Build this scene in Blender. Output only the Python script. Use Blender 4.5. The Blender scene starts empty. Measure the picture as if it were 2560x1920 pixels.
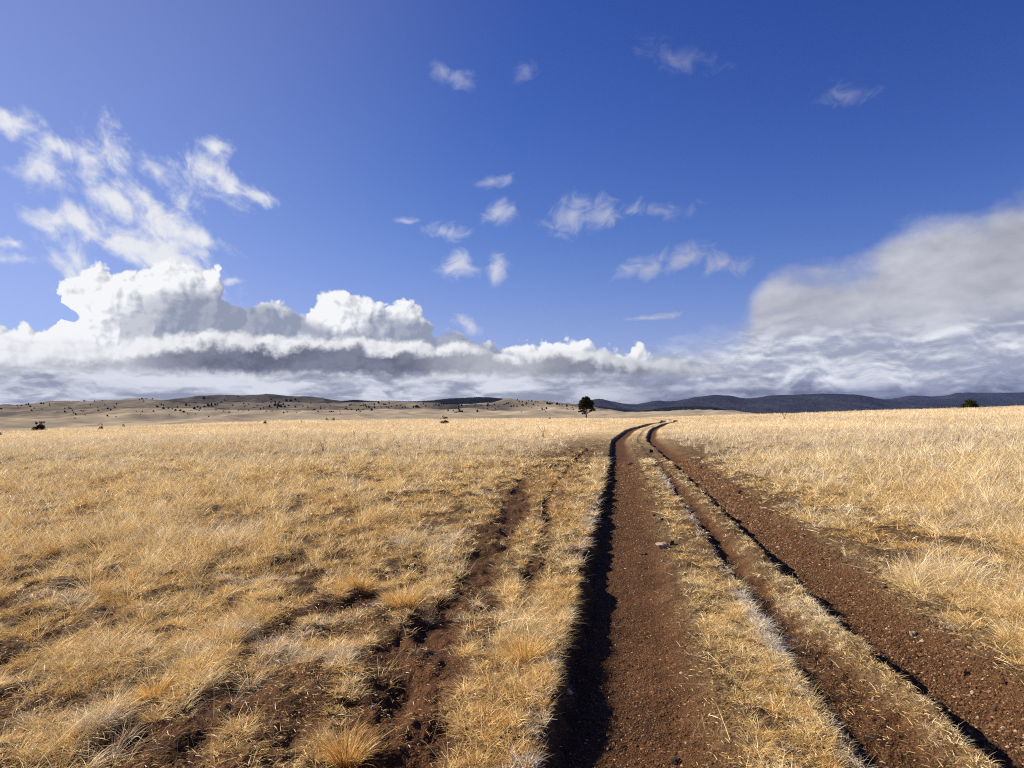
import bpy, math, random
import numpy as np
from mathutils import Vector

scene = bpy.context.scene
R = math.radians
rng = np.random.default_rng(11)
random.seed(11)

# ------------------------------------------------------------------ camera
EYE = 1.5                      # eye height above the ground underfoot
FPX = 1919.0                   # focal length in pixels of a 2560 wide picture
PITCH = R(2.18)
cam_data = bpy.data.cameras.new('camera')
cam_data.sensor_width = 36.0
cam_data.lens = 36.0 * FPX / 2560.0
cam_data.clip_start = 0.05
cam_data.clip_end = 60000.0
cam = bpy.data.objects.new('camera', cam_data)
scene.collection.objects.link(cam)
cam.location = (0, 0, EYE)
cam.rotation_euler = (R(90) + PITCH, 0, 0)
scene.camera = cam

# ------------------------------------------------------------------ render settings
scene.view_settings.view_transform = 'Standard'
scene.view_settings.look = 'None'
scene.view_settings.exposure = 0.90
scene.view_settings.gamma = 1.0
scene.view_settings.use_curve_mapping = False
cy = scene.cycles
cy.max_bounces = 6
cy.diffuse_bounces = 2
cy.glossy_bounces = 2
cy.transmission_bounces = 4
cy.volume_bounces = 0
cy.caustics_reflective = False
cy.caustics_refractive = False
scene.cycles.pixel_filter_type = 'BLACKMAN_HARRIS'
cy.filter_width = 1.15
cy.use_denoising = False
cy.use_adaptive_sampling = False

# ------------------------------------------------------------------ sun
SUN_AZ = R(-68.0)              # clockwise from straight ahead (+Y); left of the view
SUN_EL = R(31.0)
sun_dir = Vector((math.sin(SUN_AZ) * math.cos(SUN_EL), math.cos(SUN_AZ) * math.cos(SUN_EL), math.sin(SUN_EL)))
sl = bpy.data.lights.new('sun', 'SUN')
sl.energy = 5.0
sl.angle = R(0.5)
sl.color = (1.0, 0.90, 0.74)
sun = bpy.data.objects.new('sun', sl)
scene.collection.objects.link(sun)
sun.rotation_euler = (-sun_dir).to_track_quat('-Z', 'Y').to_euler()
sun.location = (-60, 20, 60)

# ------------------------------------------------------------------ shader expressions
class X:
    """a float socket with arithmetic that adds Math nodes"""
    nt = None
    def __init__(self, s): self.s = s
    @staticmethod
    def put(sock, v):
        if isinstance(v, X): X.nt.links.new(v.s, sock)
        else: sock.default_value = v
    @staticmethod
    def m(op, *a, clamp=False):
        n = X.nt.nodes.new('ShaderNodeMath'); n.operation = op; n.use_clamp = clamp
        for i, v in enumerate(a): X.put(n.inputs[i], v)
        return X(n.outputs[0])
    def __add__(s, o): return X.m('ADD', s, o)
    __radd__ = __add__
    def __sub__(s, o): return X.m('SUBTRACT', s, o)
    def __rsub__(s, o): return X.m('SUBTRACT', o, s)
    def __mul__(s, o): return X.m('MULTIPLY', s, o)
    __rmul__ = __mul__
    def __truediv__(s, o): return X.m('DIVIDE', s, o)
    def mad(s, a, b): return X.m('MULTIPLY_ADD', s, a, b)
def xmax(a, b): return X.m('MAXIMUM', a, b)
def xmin(a, b): return X.m('MINIMUM', a, b)
def clamp01(a): return X.m('MULTIPLY', a, 1.0, clamp=True)
def sstep(x, lo, hi, a=0.0, b=1.0):
    n = X.nt.nodes.new('ShaderNodeMapRange'); n.interpolation_type = 'SMOOTHSTEP'
    X.put(n.inputs['Value'], x); X.put(n.inputs['From Min'], lo); X.put(n.inputs['From Max'], hi)
    n.inputs['To Min'].default_value = a; n.inputs['To Max'].default_value = b
    return X(n.outputs['Result'])
def lin(x, lo, hi, a=0.0, b=1.0):
    n = X.nt.nodes.new('ShaderNodeMapRange'); n.clamp = True
    X.put(n.inputs['Value'], x); X.put(n.inputs['From Min'], lo); X.put(n.inputs['From Max'], hi)
    n.inputs['To Min'].default_value = a; n.inputs['To Max'].default_value = b
    return X(n.outputs['Result'])
def vec(x, y, z=0.0):
    n = X.nt.nodes.new('ShaderNodeCombineXYZ')
    for i, v in enumerate((x, y, z)): X.put(n.inputs[i], v)
    return n.outputs[0]
def noise(v, scale, detail=3.0, rough=0.5, dist=0.0, dims='2D', lac=2.0, typ='FBM'):
    n = X.nt.nodes.new('ShaderNodeTexNoise'); n.noise_dimensions = dims; n.noise_type = typ
    if v is not None: X.nt.links.new(v, n.inputs['Vector'])
    n.inputs['Scale'].default_value = scale; n.inputs['Detail'].default_value = detail
    n.inputs['Roughness'].default_value = rough; n.inputs['Distortion'].default_value = dist
    n.inputs['Lacunarity'].default_value = lac
    return n
def fac(n): return X(n.outputs[0])
def voro(v, scale, detail=3.0, rough=0.5, lac=2.2, dims='2D', smooth=None):
    n = X.nt.nodes.new('ShaderNodeTexVoronoi'); n.voronoi_dimensions = dims
    n.feature = 'SMOOTH_F1' if smooth else 'F1'
    n.normalize = True
    X.nt.links.new(v, n.inputs['Vector'])
    n.inputs['Scale'].default_value = scale; n.inputs['Detail'].default_value = detail
    n.inputs['Roughness'].default_value = rough; n.inputs['Lacunarity'].default_value = lac
    if smooth: n.inputs['Smoothness'].default_value = smooth
    return X(n.outputs['Distance'])
def mixc(f, a, b):
    n = X.nt.nodes.new('ShaderNodeMix'); n.data_type = 'RGBA'; n.clamp_factor = True
    X.put(n.inputs[0], f)
    for sock, v in ((n.inputs[6], a), (n.inputs[7], b)):
        if isinstance(v, tuple): sock.default_value = (*v, 1.0)
        else: X.nt.links.new(v, sock)
    return n.outputs[2]
def curve(x, pts, lo, hi, vlo, vhi, smooth=False):
    """piecewise curve through pts [(x, y)] with x in [lo, hi] and y in [vlo, vhi]"""
    n = X.nt.nodes.new('ShaderNodeFloatCurve')
    t = (x - lo) / (hi - lo)
    X.nt.links.new(t.s, n.inputs['Value'])
    c = n.mapping.curves[0]
    q = [((p[0] - lo) / (hi - lo), (p[1] - vlo) / (vhi - vlo)) for p in pts]
    q = [(min(max(a, 0), 1), min(max(b, 0), 1)) for a, b in q]
    if q[0][0] > 0: q.insert(0, (0.0, q[0][1]))
    if q[-1][0] < 1: q.append((1.0, q[-1][1]))
    while len(c.points) < len(q): c.points.new(0.5, 0.5)
    for p, (a, b) in zip(c.points, q):
        p.location = (a, b); p.handle_type = 'AUTO_CLAMPED' if smooth else 'VECTOR'
    n.mapping.update()
    return X(n.outputs[0]).mad(vhi - vlo, vlo)

def ray(px, py):
    """direction from the eye through a point of the (2560 wide) picture"""
    a, b = (px - 1280.0) / FPX, (960.0 - py) / FPX
    c, s = math.cos(PITCH), math.sin(PITCH)
    return (a, c - b * s, s + b * c)
def azel(px, py):
    x, y, z = ray(px, py)
    return math.degrees(math.atan2(x, y)), math.degrees(math.atan2(z, math.hypot(x, y)))
def ae(pts): return [azel(*p) for p in pts]

# ------------------------------------------------------------------ sky with its clouds (world, by direction)
SKY_GAIN = 0.12                # the colours below are as seen at exposure 0
SKY_STRENGTH = SKY_GAIN / 2 ** 0.90
def build_world():
    w = bpy.data.worlds.new('World'); scene.world = w; w.use_nodes = True
    nt = w.node_tree; nt.nodes.clear(); X.nt = nt
    L = nt.links
    tc = nt.nodes.new('ShaderNodeTexCoord')
    sp = nt.nodes.new('ShaderNodeSeparateXYZ'); L.new(tc.outputs['Generated'], sp.inputs[0])
    dx, dy, dz = (X(sp.outputs[i]) for i in range(3))
    a = X.m('ARCTAN2', dx, dy) * (180 / math.pi)
    e = X.m('ARCSINE', dz) * (180 / math.pi)

    st = nt.nodes.new('ShaderNodeTexSky'); st.sky_type = 'NISHITA'
    st.sun_disc = False
    st.sun_elevation = SUN_EL; st.sun_rotation = SUN_AZ
    st.altitude = 1500; st.air_density = 1.0; st.dust_density = 0.4; st.ozone_density = 2.0
    # a clear dry sky: deeper away from the sun, paler round it
    sk = nt.nodes.new('ShaderNodeSeparateColor'); L.new(st.outputs[0], sk.inputs[0])
    dt = nt.nodes.new('ShaderNodeVectorMath'); dt.operation = 'DOT_PRODUCT'
    L.new(tc.outputs['Generated'], dt.inputs[0]); dt.inputs[1].default_value = sun_dir
    glare = sstep(X(dt.outputs['Value']), 0.46, 1.0)
    ck = nt.nodes.new('ShaderNodeCombineColor')
    for i, (g, pw, gl, vm) in enumerate(((1.95, 1.93, 0.135, 0.42), (1.08, 1.6, 0.12, 0.58), (1.22, 1.2, 0.06, 1.15))):
        v = X.m('POWER', xmax(X(sk.outputs[i]) * SKY_GAIN, 0.0), pw) * g + glare * gl
        v = v / X.m('SQRT', v * v * (1.0 / vm ** 2) + 1.0)
        L.new((v * (1.0 / SKY_GAIN)).s, ck.inputs[i])
    clear = ck.outputs[0]
    K = 1.0 / SKY_GAIN
    def col(r, g, b): return (r * K, g * K, b * K)

    # ---- fields
    p = vec(a, e)
    wn = noise(p, 0.22, 3, 0.55)
    sc = nt.nodes.new('ShaderNodeSeparateColor'); L.new(wn.outputs['Color'], sc.inputs[0])
    wx, wy = X(sc.outputs[0]) - 0.5, X(sc.outputs[1]) - 0.5
    fine = fac(noise(p, 1.3, 6, 0.6))
    fz = fine - 0.5
    LX, LY = -0.80, 0.60

    def cumulus(top_pts, ox, oy, amp, vs, wob):
        """returns (f, relief, macro): f>0 inside the cloud, in degrees"""
        tops = ae(top_pts)
        def top(x): return curve(x, tops, -37, 37, -1, 13)
        side = (0.33 - voro(vec(a + wx * 1.3 + ox + 31.0, e + wy * 1.3 + oy), 0.5, 2.0, 0.5, 2.2)) * wob + fz * 0.35
        def fld(ax, ey, det):
            v = voro(vec(ax + wx * 1.3 + ox, ey + wy * 1.3 + oy), vs, det, 0.55, 2.3)
            return top(ax + side) - ey + (0.33 - v) * amp
        f = fld(a, e, 3.0) + fz * 0.55
        f2 = fld(a + LX * 0.42, e + LY * 0.42, 2.0) + fz * 0.55
        macro = None
        for i in range(1, 5):
            d = clamp01((top(a - 1.8 * i + wx * 1.4) - (e + 0.45 * i) + wy * 1.2) * 0.8)
            macro = d if macro is None else macro + d
        return f, f - f2, macro

    # back bank of cumulus with the tall tower
    back_top = [(-120, 810), (0, 800), (50, 803), (85, 815), (112, 836), (130, 822), (137, 812), (142, 740), (155, 716), (190, 700), (225, 672),
                (245, 662), (280, 664), (310, 678), (360, 668), (400, 656), (440, 652), (480, 660), (505, 675), (530, 680), (552, 694),
                (560, 735), (590, 772), (608, 792), (625, 772), (650, 764), (690, 762), (720, 774), (750, 786), (772, 780), (780, 745),
                (800, 731), (825, 726), (870, 732), (900, 742), (930, 740), (955, 754), (970, 768), (990, 762), (1015, 757), (1045, 762),
                (1062, 784), (1085, 816), (1100, 828), (1120, 828), (1150, 842), (1200, 862), (1260, 872), (1300, 868), (1340, 868), (1365, 848),
                (1390, 838), (1420, 840), (1450, 853), (1490, 870), (1530, 880), (1565, 881), (1585, 867), (1610, 870), (1640, 892), (1750, 935), (2700, 980)]
    fb, rb, mb = cumulus(back_top, 3.1, 1.7, 3.3, 0.36, 1.8)
    front_top = [(-120, 838), (0, 840), (60, 842), (150, 846), (250, 850), (330, 846), (400, 842), (450, 834), (520, 830), (600, 834), (700, 840),
                 (760, 832), (850, 834), (900, 840), (950, 852), (1000, 846), (1050, 852), (1100, 862), (1150, 854), (1200, 864), (1280, 874),
                 (1400, 872), (1500, 882), (1600, 897), (1700, 905), (1850, 925), (2000, 960), (2700, 1010)]
    front_c = ae(front_top)
    front_d = curve(a, front_c, -37, 37, -1, 13) - e
    ff, rf, mf = cumulus(front_top, 9.3, 5.1, 2.0, 0.27, 0.6)

    # ---- layer 1: low streaky stratocumulus down to the horizon
    lv = X.m('LOGARITHM', xmax(e + 1.3, 0.05), 2.718)
    sv = vec(a * 0.20 + wx * 0.7, lv * 1.8 + wy * 0.8)
    s1 = fac(noise(sv, 1.0, 6, 0.58, 0.3))
    s2 = fac(noise(vec(a * 0.13 + 7.0 + wx * 0.5, lv * 2.8 + 3.0 + wy * 0.7), 1.0, 6, 0.6, 0.2))
    def lumps(sx, sy, ox, lift, det=3.0):
        def v(de):
            return voro(vec((a + wx * 2.0) * sx + ox, (e + de + wy * 1.0) * sy + ox), 1.0, det, 0.55, 2.2)
        v0 = v(0.0)
        return 0.5 - v0, v(lift) - v0                  # thickness, light from above
    lt, ll_ = lumps(0.26, 0.85, 4.0, 0.28)
    low_o = sstep(e + (s1 - 0.5) * 2.6, 4.7, 3.3)
    rightness = sstep(a, -2.0, 26.0)
    lowb = sstep(s1 * 0.5 + s2 * 0.5 + (e - 1.6) * 0.02 + ll_ * 0.34, 0.36, 0.62)
    low_l = mixc(lowb, col(0.29, 0.31, 0.385), col(0.74, 0.76, 0.815))
    low_r = mixc(sstep(s2 * 0.8 + (e - 1.9) * 0.22 + ll_ * 0.3, 0.25, 0.80), col(0.135, 0.148, 0.23), col(0.50, 0.535, 0.645))
    low_c = mixc(rightness, low_l, low_r)
    c = mixc(low_o, clear, low_c)

    # ---- layer 2: grey sheet on the right
    sheet_top = ae([(1560, 900), (1600, 885), (1640, 870), (1690, 852), (1800, 843), (1850, 826), (1885, 770), (1905, 738), (1950, 700), (2080, 692),
                    (2170, 655), (2230, 600), (2330, 572), (2450, 552), (2500, 515), (2560, 497), (2800, 440)])
    rn = fac(noise(vec(a * 0.11 + e * 0.05 + wx * 0.15, e * 0.22 - a * 0.03 + wy * 0.15), 1.0, 5, 0.5))
    ut0 = 0.45 - voro(vec((a + wx * 2.0) * 0.2 + 21.0, (e + wy) * 0.42 + 2.0), 1.0, 3.0, 0.55, 2.2)
    fs = curve(a, sheet_top, -37, 40, -1, 18, True) - e + (rn - 0.5) * 4.4 + fz * 0.7 + ut0 * 1.6
    sh_o = sstep(fs, -0.7, 2.3) * sstep(a, 7.5, 11.5) * 0.97
    rn2 = fac(noise(vec(a * 0.10 - 3.0 + wx * 0.2, e * 0.30 - a * 0.05 + wy * 0.2), 1.0, 4, 0.48))
    ut, ul = lumps(0.15, 0.34, 11.0, 0.5)
    up_c = mixc(lin(rn2 * 0.7 + s1 * 0.3 + ul * 0.36 + ut * 0.14, 0.24, 0.76), col(0.335, 0.34, 0.395), col(0.64, 0.645, 0.71))
    dn_c = mixc(sstep(rn2 * 0.5 + s1 * 0.5 + ll_ * 0.55 + ul * 0.35, 0.38, 0.74), col(0.34, 0.37, 0.48), col(0.86, 0.88, 0.92))
    sh_c = mixc(sstep(e + (rn2 - 0.5) * 4.0, 5.0, 7.4), dn_c, up_c)
    dark_c = mixc(sstep(s1 * 0.5 + s2 * 0.5 + ll_ * 0.25, 0.35, 0.64), col(0.11, 0.118, 0.19), col(0.29, 0.31, 0.41))
    sh_c = mixc(sstep(e + (s1 - 0.5) * 1.8, 2.7, 1.1), sh_c, dark_c)
    c = mixc(sh_o, c, sh_c)

    # ---- layer 3: torn wisps and small fair-weather puffs
    def blob(cx, cyy, rx, ry, rot=0.0, st=1.0):
        ca, ce = azel(cx, cyy)
        mp = nt.nodes.new('ShaderNodeMapping'); mp.vector_type = 'TEXTURE'
        L.new(wp, mp.inputs['Vector'])
        k = 180 / math.pi / FPX
        mp.inputs['Location'].default_value = (ca, ce, 0)
        mp.inputs['Rotation'].default_value = (0, 0, R(rot))
        mp.inputs['Scale'].default_value = (rx * k, ry * k, 1)
        d = nt.nodes.new('ShaderNodeVectorMath'); d.operation = 'LENGTH'; L.new(mp.outputs[0], d.inputs[0])
        v = X(d.outputs['Value'])
        return v if st == 1.0 else v + (1.0 - st)
    wp = vec(a + wx * 1.5, e + wy * 1.5)
    def union(bl):
        r = None
        for b in bl:
            v = blob(*b); r = v if r is None else xmin(r, v)
        return 1.0 - r
    wn1 = fac(noise(vec((a * 0.75 - e * 0.66) * 0.30 + wx * 0.5, (e * 0.75 + a * 0.66) * 0.52 + wy * 0.5), 1.0, 7, 0.58, 0.35))
    wis = union([(22, 300, 80, 42), (170, 375, 110, 32, -6), (115, 425, 85, 46, -25), (300, 370, 90, 60, -55), (380, 430, 95, 52, -45), (445, 500, 85, 48, -45),
                 (500, 420, 66, 62), (565, 458, 95, 42, -24), (648, 487, 66, 28, -28), (545, 370, 36, 50, 70, 0.8),
                 (300, 500, 110, 50, -45, 1.15), (385, 555, 150, 58, -36, 1.25), (505, 600, 90, 34, -12), (118, 550, 58, 74, -60), (200, 555, 95, 48, -20), (175, 640, 48, 88, 25),
                 (330, 615, 120, 46, -28, 1.2), (420, 655, 140, 62, -34, 1.35), (480, 690, 100, 50, -40, 1.3), (60, 645, 90, 22, 0, 0.85), (40, 606, 40, 20, 0, 0.8)])
    wo = sstep(wis * 1.25 + (wn1 - 0.5) * 3.0 + fz * 1.1, 0.0, 1.6)
    puf = union([(1105, 182, 50, 32, -25, .9), (1150, 198, 70, 32, -5, .9), (1310, 178, 66, 40, 15, .72), (1252, 532, 56, 40, 20), (1110, 584, 95, 30, -4, .85), (1015, 560, 60, 18, 5, .8), (1430, 540, 88, 56, 12), (1490, 530, 80, 46, 0),
                 (1640, 525, 190, 40, -3, .66), (1142, 664, 66, 44, 0), (1247, 668, 38, 50, -25), (1610, 665, 95, 34, 22, .9), (1700, 640, 90, 44, 10, .9), (1800, 655, 100, 44, -8, .8), (1225, 452, 84, 28, 10, .8),
                 (1166, 812, 46, 28, -25), (1690, 140, 190, 62, -12, .66), (2110, 235, 160, 56, -6, .56), (575, 708, 50, 12, 4, .9), (1640, 794, 120, 12, 2, .8)])
    po = sstep(puf * 1.5 + (fac(noise(vec(a + wx, e * 1.35 + wy - a * 0.25), 0.62, 7, 0.60, 0.5)) - 0.5) * 2.3, 0.05, 1.75)
    wc = mixc(sstep(wis * 0.8 + wn1, 0.3, 1.3), col(0.60, 0.64, 0.80), col(0.86, 0.865, 0.885))
    c = mixc(wo * 0.93, c, wc)
    pc = mixc(lin(a, -8.0, 16.0), col(0.74, 0.75, 0.84), col(0.46, 0.47, 0.58))
    c = mixc(po * lin(e, 24.0, 9.0, 0.36, 0.90), c, pc)

    # ---- layer 4: back bank, then front bank with its dark flat base
    bo = sstep(e + fz * 0.8, 3.3, 4.4) * sstep(fb - xmax(union([(168, 786, 60, 24, -8)]), 0.0) * 4.5, -0.05, 0.34)
    shade = sstep(mb, 0.25, 2.9)
    relief = xmax(xmin(rb * 1.0 - 0.05, 0.42), -0.5)
    lit = (1.0 - shade) * 0.76 + relief * (1.0 - shade * 0.70) * 1.15
    b1 = mixc(clamp01(lit), col(0.29, 0.325, 0.43), col(0.95, 0.955, 0.965))
    c = mixc(bo, c, b1)
    fo = sstep(ff, -0.1, 0.45) * sstep(e + fz * 0.9 + wy * 0.8, 2.5, 3.25) * sstep(a, 20.0, 12.0)
    amt = curve(a, [(azel(x, 900)[0], v) for x, v in ((0, .40), (200, .5), (330, .62), (480, .95), (700, 1.0), (950, 1.0), (1100, .8), (1290, .62), (1420, .8), (1560, .85), (1680, .55), (1850, .5))],
                -37, 37, 0, 1, True)
    thr = curve(a, [(azel(x, 900)[0], v) for x, v in ((0, 1.2), (300, 1.0), (420, .62), (900, .62), (1000, .30), (1180, .15), (1290, .45), (1450, .20), (1800, .1))], -37, 37, 0, 2, True)
    dk = sstep(front_d + (fine - 0.5) * 1.3 + wy * 2.2 + (s1 - 0.5) * 1.4 - thr, 0.0, 0.85) * amt
    lit2 = clamp01(clamp01(rf * 0.7 + 0.75) * (1.0 - dk))
    lit2 = lit2 * lin(a, 2.0, 12.0, 1.0, 0.62)
    b2 = mixc(lit2, mixc(sstep(s1 * 0.7 + fine * 0.3, 0.35, 0.65), col(0.115, 0.123, 0.17), col(0.21, 0.222, 0.285)), col(0.90, 0.905, 0.92))
    c = mixc(fo, c, b2)

    bg1 = nt.nodes.new('ShaderNodeBackground'); L.new(c, bg1.inputs['Color']); bg1.inputs['Strength'].default_value = SKY_STRENGTH
    bg0 = nt.nodes.new('ShaderNodeBackground'); L.new(clear, bg0.inputs['Color']); bg0.inputs['Strength'].default_value = SKY_STRENGTH
    # clouds stand in the front half of the sky only
    inside = X.m('GREATER_THAN', dy, 0.45) * X.m('GREATER_THAN', dz, -0.03) * X.m('LESS_THAN', dz, 0.62)
    mx = nt.nodes.new('ShaderNodeMixShader'); L.new(inside.s, mx.inputs[0])
    L.new(bg0.outputs[0], mx.inputs[1]); L.new(bg1.outputs[0], mx.inputs[2])
    out = nt.nodes.new('ShaderNodeOutputWorld'); L.new(mx.outputs[0], out.inputs['Surface'])
build_world()

# ------------------------------------------------------------------ helpers: noise, meshes, tags
def _hash(ix, iy, seed):
    h = (ix.astype(np.int64) * 374761393 + iy.astype(np.int64) * 668265263 + seed * 2147483647) & 0xFFFFFFFF
    h = ((h ^ (h >> 13)) * 1274126177) & 0xFFFFFFFF
    return ((h ^ (h >> 16)) & 0xFFFF) / 65535.0
def vnoise(x, y, seed=0):
    """smooth value noise, about -1..1"""
    x, y = np.broadcast_arrays(np.asarray(x, float), np.asarray(y, float))
    ix, iy = np.floor(x), np.floor(y)
    fx, fy = x - ix, y - iy
    fx = fx * fx * fx * (fx * (fx * 6 - 15) + 10); fy = fy * fy * fy * (fy * (fy * 6 - 15) + 10)
    a, b = _hash(ix, iy, seed), _hash(ix + 1, iy, seed)
    c, d = _hash(ix, iy + 1, seed), _hash(ix + 1, iy + 1, seed)
    return ((a * (1 - fx) + b * fx) * (1 - fy) + (c * (1 - fx) + d * fx) * fy) * 2 - 1
def fbm(x, y, octaves=4, seed=0, rough=0.5):
    r, amp, tot = 0.0, 1.0, 0.0
    for i in range(octaves):
        r = r + vnoise(x * 2 ** i + 17.3 * i, y * 2 ** i - 9.1 * i, seed + i) * amp
        tot += amp; amp *= rough
    return r / tot * 1.6
def ss(x, lo, hi):
    t = np.clip((np.asarray(x, float) - lo) / (hi - lo), 0, 1)
    return t * t * (3 - 2 * t)
def smooth_interp(x, xs, ys):
    """interpolation with eased knees (smooth slopes at the points)"""
    xs, ys = np.asarray(xs, float), np.asarray(ys, float)
    m = np.gradient(ys, xs)
    x = np.clip(x, xs[0], xs[-1])
    i = np.clip(np.searchsorted(xs, x) - 1, 0, len(xs) - 2)
    h = xs[i + 1] - xs[i]; t = (x - xs[i]) / h
    t2, t3 = t * t, t * t * t
    return (2 * t3 - 3 * t2 + 1) * ys[i] + (t3 - 2 * t2 + t) * h * m[i] + (-2 * t3 + 3 * t2) * ys[i + 1] + (t3 - t2) * h * m[i + 1]

def tag(o, label=None, cat=None, group=None, kind=None):
    if label: o['label'] = label
    if cat: o['category'] = cat
    if group: o['group'] = group
    if kind: o['kind'] = kind
    return o
def raw_mesh(name, verts, loops, sizes, mats=(), smooth=True, attrs=None):
    """mesh from numpy arrays; sizes = corners per face"""
    me = bpy.data.meshes.new(name)
    verts = np.ascontiguousarray(verts, np.float32); loops = np.ascontiguousarray(loops, np.int32)
    me.vertices.add(len(verts)); me.vertices.foreach_set('co', verts.ravel())
    me.loops.add(loops.size); me.loops.foreach_set('vertex_index', loops.ravel())
    nf = len(sizes); starts = np.zeros(nf, np.int32); starts[1:] = np.cumsum(sizes)[:-1]
    me.polygons.add(nf); me.polygons.foreach_set('loop_start', starts)
    if smooth: me.polygons.foreach_set('use_smooth', np.ones(nf, bool))
    me.update(calc_edges=True)
    for k, v in (attrs or {}).items():
        v = np.ascontiguousarray(v, np.float32)
        if v.ndim == 1:
            at = me.attributes.new(k, 'FLOAT', 'POINT'); at.data.foreach_set('value', v)
        else:
            at = me.attributes.new(k, 'FLOAT_VECTOR', 'POINT'); at.data.foreach_set('vector', v.ravel())
    for m in mats: me.materials.append(m)
    return me
def link(name, me, parent=None, loc=(0, 0, 0)):
    o = bpy.data.objects.new(name, me); scene.collection.objects.link(o)
    o.location = loc
    if parent is not None: o.parent = parent
    return o
def grid_mesh(name, P, mats, attrs=None):
    """P[rows, cols, 3] as a quad sheet"""
    r, c = P.shape[:2]
    i = np.arange(r * c).reshape(r, c)
    q = np.stack([i[:-1, :-1], i[:-1, 1:], i[1:, 1:], i[1:, :-1]], -1).reshape(-1, 4)
    return raw_mesh(name, P.reshape(-1, 3), q, np.full(len(q), 4, np.int32), mats, True,
                    {k: v.reshape(-1) for k, v in (attrs or {}).items()})

# ------------------------------------------------------------------ materials
def new_mat(name):
    m = bpy.data.materials.new(name); m.use_nodes = True
    nt = m.node_tree; nt.nodes.clear(); X.nt = nt
    out = nt.nodes.new('ShaderNodeOutputMaterial')
    return m, nt, out
def attr(nt, name, vecout=False):
    n = nt.nodes.new('ShaderNodeAttribute'); n.attribute_name = name
    return n.outputs['Vector'] if vecout else X(n.outputs['Fac'])
def ramp(nt, f, stops):
    n = nt.nodes.new('ShaderNodeValToRGB')
    el = n.color_ramp.elements
    while len(el) < len(stops): el.new(0.5)
    for e_, (p_, c_) in zip(el, stops): e_.position = p_; e_.color = (*c_, 1)
    X.put(n.inputs[0], f)
    return n.outputs[0]
def principled(nt, out, color, rough=0.9, bump=None, spec=0.2):
    b = nt.nodes.new('ShaderNodeBsdfPrincipled')
    if isinstance(color, tuple): b.inputs['Base Color'].default_value = (*color, 1)
    else: nt.links.new(color, b.inputs['Base Color'])
    b.inputs['Roughness'].default_value = rough
    b.inputs['Specular IOR Level'].default_value = spec
    if bump:
        h, strength, dist = bump
        bn = nt.nodes.new('ShaderNodeBump'); bn.inputs['Strength'].default_value = strength; bn.inputs['Distance'].default_value = dist
        nt.links.new(h.s, bn.inputs['Height']); nt.links.new(bn.outputs[0], b.inputs['Normal'])
    nt.links.new(b.outputs[0], out.inputs['Surface'])
    return b
def objpos(nt): return nt.nodes.new('ShaderNodeTexCoord').outputs['Object']

SOIL = ((0.028, 0.0122, 0.0053), (0.128, 0.0575, 0.0245))
def mat_ground():
    m, nt, out = new_mat('soil_and_litter')
    p = objpos(nt)
    n1 = fac(noise(p, 3.0, 5, 0.6, dims='3D')); n2 = fac(noise(p, 60.0, 4, 0.65, dims='3D')); n3 = fac(noise(p, 14.0, 4, 0.6, dims='3D'))
    soil = mixc(sstep(n1 * 0.4 + n2 * 0.6, 0.36, 0.66), *SOIL)
    grit = sstep(voro(p, 75.0, 0.0, dims='3D'), 0.16, 0.10) * sstep(n3, 0.42, 0.62)
    soil = mixc(grit * 0.55, soil, (0.26, 0.16, 0.105))
    litter = mixc(sstep(n3 * 0.5 + n2 * 0.5, 0.36, 0.64), (0.05, 0.030, 0.016), (0.19, 0.125, 0.06))
    far = mixc(sstep(fac(noise(p, 0.09, 5, 0.6, dims='3D')), 0.35, 0.65), (0.40, 0.29, 0.15), (0.60, 0.45, 0.26))
    c = mixc(attr(nt, 'litter'), soil, litter)
    c = mixc(attr(nt, 'sward'), c, far)
    h = n2 * 0.7 + n3 * 0.8 + voro(p, 75.0, 0.0, dims='3D') * 0.6
    principled(nt, out, c, 0.95, (h, 1.0, 0.02), 0.1)
    return m
def mat_straw(name, stops, frost=True, trans=0.30):
    m, nt, out = new_mat(name)
    tv = nt.nodes.new('ShaderNodeSeparateXYZ'); nt.links.new(attr(nt, 'tint', True), tv.inputs[0])
    hue, val, fr = (X(tv.outputs[i]) for i in range(3))
    c = ramp(nt, hue, stops)
    sc_ = nt.nodes.new('ShaderNodeHueSaturation'); nt.links.new(c, sc_.inputs['Color'])
    nt.links.new(val.s, sc_.inputs['Value']); c = sc_.outputs[0]
    if frost: c = mixc(fr, c, (0.66, 0.67, 0.69))
    d = nt.nodes.new('ShaderNodeBsdfDiffuse'); nt.links.new(c, d.inputs[0])
    t = nt.nodes.new('ShaderNodeBsdfTranslucent'); nt.links.new(c, t.inputs[0])
    g = nt.nodes.new('ShaderNodeBsdfGlossy'); g.inputs['Roughness'].default_value = 0.45; g.inputs[0].default_value = (1, 0.95, 0.85, 1)
    mx = nt.nodes.new('ShaderNodeMixShader'); mx.inputs[0].default_value = trans
    nt.links.new(d.outputs[0], mx.inputs[1]); nt.links.new(t.outputs[0], mx.inputs[2])
    m2 = nt.nodes.new('ShaderNodeMixShader'); m2.inputs[0].default_value = 0.05
    nt.links.new(mx.outputs[0], m2.inputs[1]); nt.links.new(g.outputs[0], m2.inputs[2])
    nt.links.new(m2.outputs[0], out.inputs['Surface'])
    return m
STRAW = [(0.0, (0.40, 0.18, 0.055)), (0.22, (0.60, 0.34, 0.095)), (0.45, (0.76, 0.51, 0.175)), (0.7, (0.82, 0.63, 0.30)), (1.0, (0.82, 0.69, 0.47))]
M_ground = mat_ground()
M_straw = mat_straw('dry_straw', STRAW)

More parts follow.
